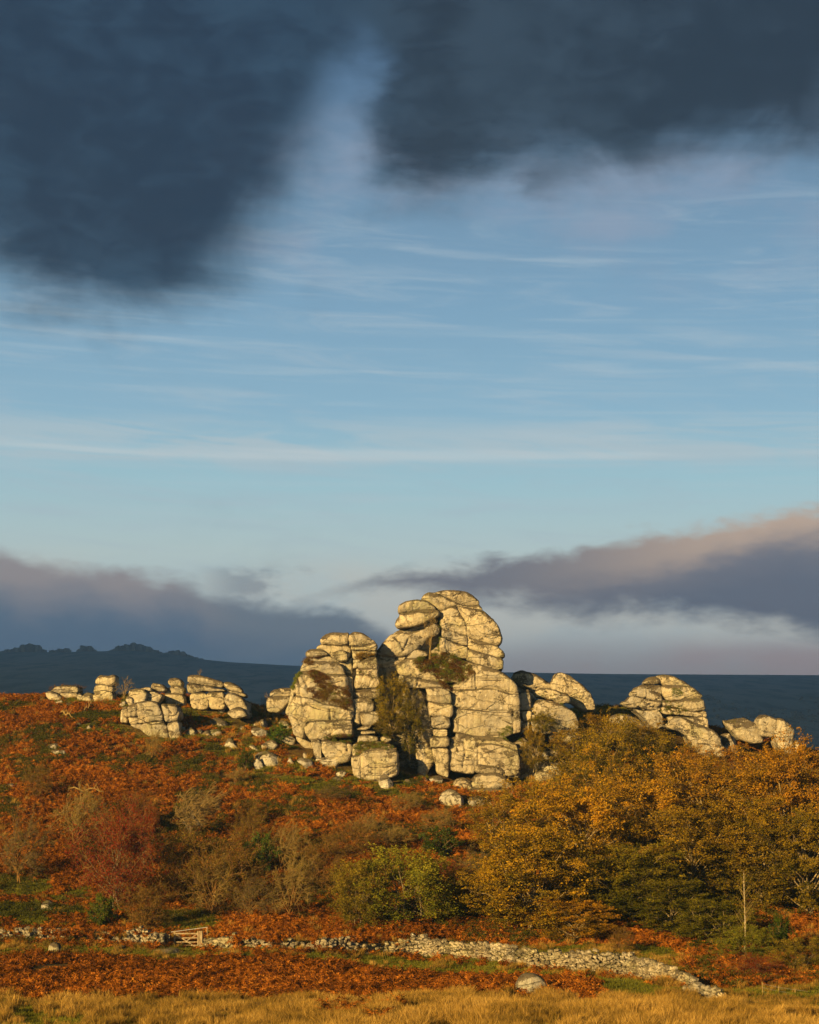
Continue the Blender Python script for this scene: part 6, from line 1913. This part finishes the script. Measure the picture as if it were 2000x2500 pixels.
mp = []
r_ = np.random.default_rng(44)
while len(mp) < 900:
    px_, Y_ = r_.uniform(1650, 2150), r_.uniform(850, 1500)
    x_ = (px_ - 1000) * Y_ / F
    if fbm2(np.array([x_ / 60]), np.array([Y_ / 160]), 3, 66)[0] > r_.uniform(-.15, .35):
        mp.append((x_, Y_, float(ground_h(x_, Y_))))
mp = np.array(mp)
scatter('moor_stones', STONES[:4], mp, r_.uniform(.7, 2.2, len(mp)), np.zeros(len(mp)), 'loose stones strewn over the far moor at right', tiltamt=.6)
WP, WS, WI = [], [], []
for (x0, y0, x1, y1, n_, dy) in [(-60, 2298, 400, 2315, 250, 0), (495, 2318, 968, 2330, 130, 0), (972, 2332, 1340, 2368, 40, 0), (1343, 2368, 1700, 2420, 40, 0)]:
    for k in range(n_):
        t = random.random()
        p_ = gpt(x0 + (x1 - x0) * t, y0 + (y1 - y0) * t)
        front = random.random() < .55
        yy_ = p_.y + (random.uniform(-1.3, -.45) if front else random.uniform(.5, 1.3))
        x_ = p_.x + random.gauss(0, .3)
        z_ = float(ground_h(x_, yy_))
        if not front and x1 < 1000 and random.random() < .5:
            yy_, z_ = p_.y + .2, z_ + random.uniform(.35, .8)
        WP.append((x_, yy_, z_))
        WS.append(random.uniform(.55, 1.0))
        WI.append(random.random())
WP, WS, WI = np.array(WP), np.array(WS), np.array(WI)
s_b = WI < .6
scatter('wall_bracken', BRK, WP[s_b], WS[s_b], 0.1 * np.ones(s_b.sum()) * (WI[s_b] - .3), 'bracken and bramble leaning over the wall')
scatter('wall_grass', TUFT + HTH[:1], WP[~s_b], WS[~s_b] * .9, 0.0 * WI[~s_b], 'grass tufts at the foot of the wall')

# ------------------------------------------------------------------ gate
gp = gpt(460, 2318)
GY = gp.y


def gx_of(px_):
    return (px_ - 1000) * GY / F


def gz_of(py_):
    return ZC + (YH - py_) * GY / F


RG = reg(380, 2240, 0.1391)


def bar(name, x0, z0, x1, z1, wdt, dep, parent, y=0.0, mat=None, lab=None):
    bm = bmesh.new()
    bmesh.ops.create_cube(bm, size=1)
    L_ = math.hypot(x1 - x0, z1 - z0)
    ang = math.atan2(z1 - z0, x1 - x0)
    for v in bm.verts:
        v.co = (v.co.x * L_, v.co.y * dep, v.co.z * wdt)
    bmesh.ops.bevel(bm, geom=bm.edges[:], offset=min(wdt, dep) * .12, segments=1, affect='EDGES')
    me = bpy.data.meshes.new(name)
    bm.to_mesh(me)
    bm.free()
    o = obj(name, me, mat or M_WOOD, parent)
    o.location = ((x0 + x1) / 2 - parent.location.x, y, (z0 + z1) / 2 - parent.location.z)
    o.rotation_euler = (0, -ang, 0)
    if lab:
        o['label'] = lab
    return o


def gb(name, pts, wdt, dep, parent, y=0.0, **k):
    (a0, b0), (a1, b1) = RG(pts)
    return bar(name, gx_of(a0), gz_of(b0), gx_of(a1), gz_of(b1), wdt, dep, parent, y, **k)


gate = empty('field_gate', (gx_of(455), GY, gz_of(2316)))
tag(gate, 'small wooden field gate with four rails and crossed braces in the wall', 'gate')
gb('stile', [332, 235, 332, 520], .10, .07, gate)
gb('stile', [746, 235, 746, 545], .11, .07, gate)
for yy_ in (282, 358, 430, 488):
    gb('rail', [345, yy_, 735, yy_], .095 if yy_ < 300 else .075, .035, gate, 0.0)
gb('brace', [372, 302, 725, 530], .075, .03, gate, -.036)
gb('brace', [722, 296, 440, 478], .07, .03, gate, .036)
gpost = empty('gate_post', (gx_of(490), GY, gz_of(2316)))
tag(gpost, 'thick weathered post on the hinge side of the gate', 'post')
gb('post', [798, 235, 798, 560], .23, .2, gpost)
sp_ = empty('sign_post', (gx_of(409), GY - .15, gz_of(2310)))
tag(sp_, 'pair of short posts carrying a small blank pale board left of the gate', 'sign')
gb('board', [162, 325, 258, 325], .30, .03, sp_, -.08)
gb('post', [210, 350, 210, 540], .075, .08, sp_)
gb('post', [244, 350, 244, 540], .075, .08, sp_)
gl = empty('iron_rod', (gx_of(460), GY + .3, gz_of(2272)))
tag(gl, 'thin grey rail slanting up behind the top of the gate', 'rail')
mt, q = new_mat('galvanised')
finish(mt, q, (.32, .33, .34), .5)
gb('bar', [260, 262, 890, 178], .035, .035, gl, 0, mat=mt)
gb('stake', [896, 165, 896, 330], .06, .06, gl, 0)

# fence posts on the right
fence = empty('wire_fence', gpt(1920, 2425))
tag(fence, 'row of short pale stakes with wire at the lower right', 'fence')
FP = [(1861, 2397, 2416, 3), (1901, 2406, 2423, 2), (1942, 2412, 2432, -1), (1988, 2418, 2432, 0)]
tops = []
for px_, yt, yb, ln in FP:
    Yd = 97.5
    x_ = (px_ - 1000) * Yd / F
    zt = ZC + (YH - yt) * Yd / F
    zb = float(ground_h(x_, Yd)) - .2
    o = obj('post', mesh_from('post', *tubes([(np.array([x_ + ln * .02, Yd, zb]), np.array([x_, Yd, zt]), .038, .034), (np.array([x_, Yd, zt]), np.array([x_, Yd, zt + .01]), .034, .002)], 7), True), M_TWIG, fence)
    o.data.transform(Matrix.Translation(-fence.location))
    tops.append(np.array([x_, Yd, zt - .1]))
ws = []
for k in range(3):
    for i in range(3):
        ws.append((tops[i] - np.array([0, .05, .22 * k]), tops[i + 1] - np.array([0, .05, .22 * k]), .006, .006))
o = obj('wire', mesh_from('wire', *tubes(ws, 3)), mt, fence)
o.data.transform(Matrix.Translation(-fence.location))

# ------------------------------------------------------------------ unseen cloud, added out of view to shade the far moor
bm = bmesh.new()
bmesh.ops.create_grid(bm, x_segments=60, y_segments=60, size=1)
V = np.array([v.co[:] for v in bm.verts])
bm.free()
i = np.arange(60)
n1 = 61
VV = np.array([[x, y] for y in np.linspace(-1, 1, n1) for x in np.linspace(-1, 1, n1)])
rr = np.maximum(np.abs(VV[:, 0]), np.abs(VV[:, 1]))
edge_n = 1 + 0.06 * fbm2(VV[:, 0] * 3, VV[:, 1] * 3, 3, 201)
XX = -1330 + VV[:, 0] * 1050 * edge_n
YY = -100 + VV[:, 1] * 1180 * edge_n
th = 150 * np.clip(1 - rr ** 4, 0, 1) * (0.7 + 0.8 * (fbm2(XX / 500, YY / 500, 4, 203) * .5 + .5))
low = 40 * fbm2(XX / 160, YY / 160, 4, 205) * np.clip(1 - rr ** 6, 0, 1)
Vt = np.stack([XX, YY, 640 + th], 1)
Vb = np.stack([XX, YY, 638 - th * .15 + low * .5], 1)
ii = (np.arange(n1 - 1)[None] + np.arange(n1 - 1)[:, None] * n1).ravel()
Qt = np.stack([ii, ii + 1, ii + 1 + n1, ii + n1], 1)
mc, q = new_mat('shade_cloud')
finish(mc, q, (.8, .8, .84), 1.0, None, .35, 0)
tag(obj('shade_cloud', mesh_from('shade_cloud', np.concatenate([Vt, Vb]), np.concatenate([Qt, Qt[:, ::-1] + len(Vt)]), True), mc), 'unseen cloudbank at upper left, added to shade the far moor', kind='structure')

# ------------------------------------------------------------------ haze
HZ = 2.6e-4
bm = bmesh.new()
bmesh.ops.create_cube(bm, size=1)
for v in bm.verts:
    v.co = (v.co.x * 5900, v.co.y * 4400 + 1450, -60 if v.co.z < 0 else 182)
me = bpy.data.meshes.new('haze')
bm.to_mesh(me)
bm.free()
mh = bpy.data.materials.new('haze')
mh.use_nodes = True
mh.node_tree.nodes.clear()
q = G(mh.node_tree)
pv = q.n('ShaderNodeVolumePrincipled')
pv.inputs['Color'].default_value = (.45, .74, 1.0, 1)
pv.inputs['Density'].default_value = HZ
pv.inputs['Anisotropy'].default_value = 0.5
oo = q.n('ShaderNodeOutputMaterial')
q.nt.links.new(pv.outputs[0], oo.inputs['Volume'])
tag(obj('haze', me, mh), 'thin blue air between the tor and the far moor', kind='stuff')
print('triangles', sum(len(m_.polygons) for m_ in bpy.data.meshes))
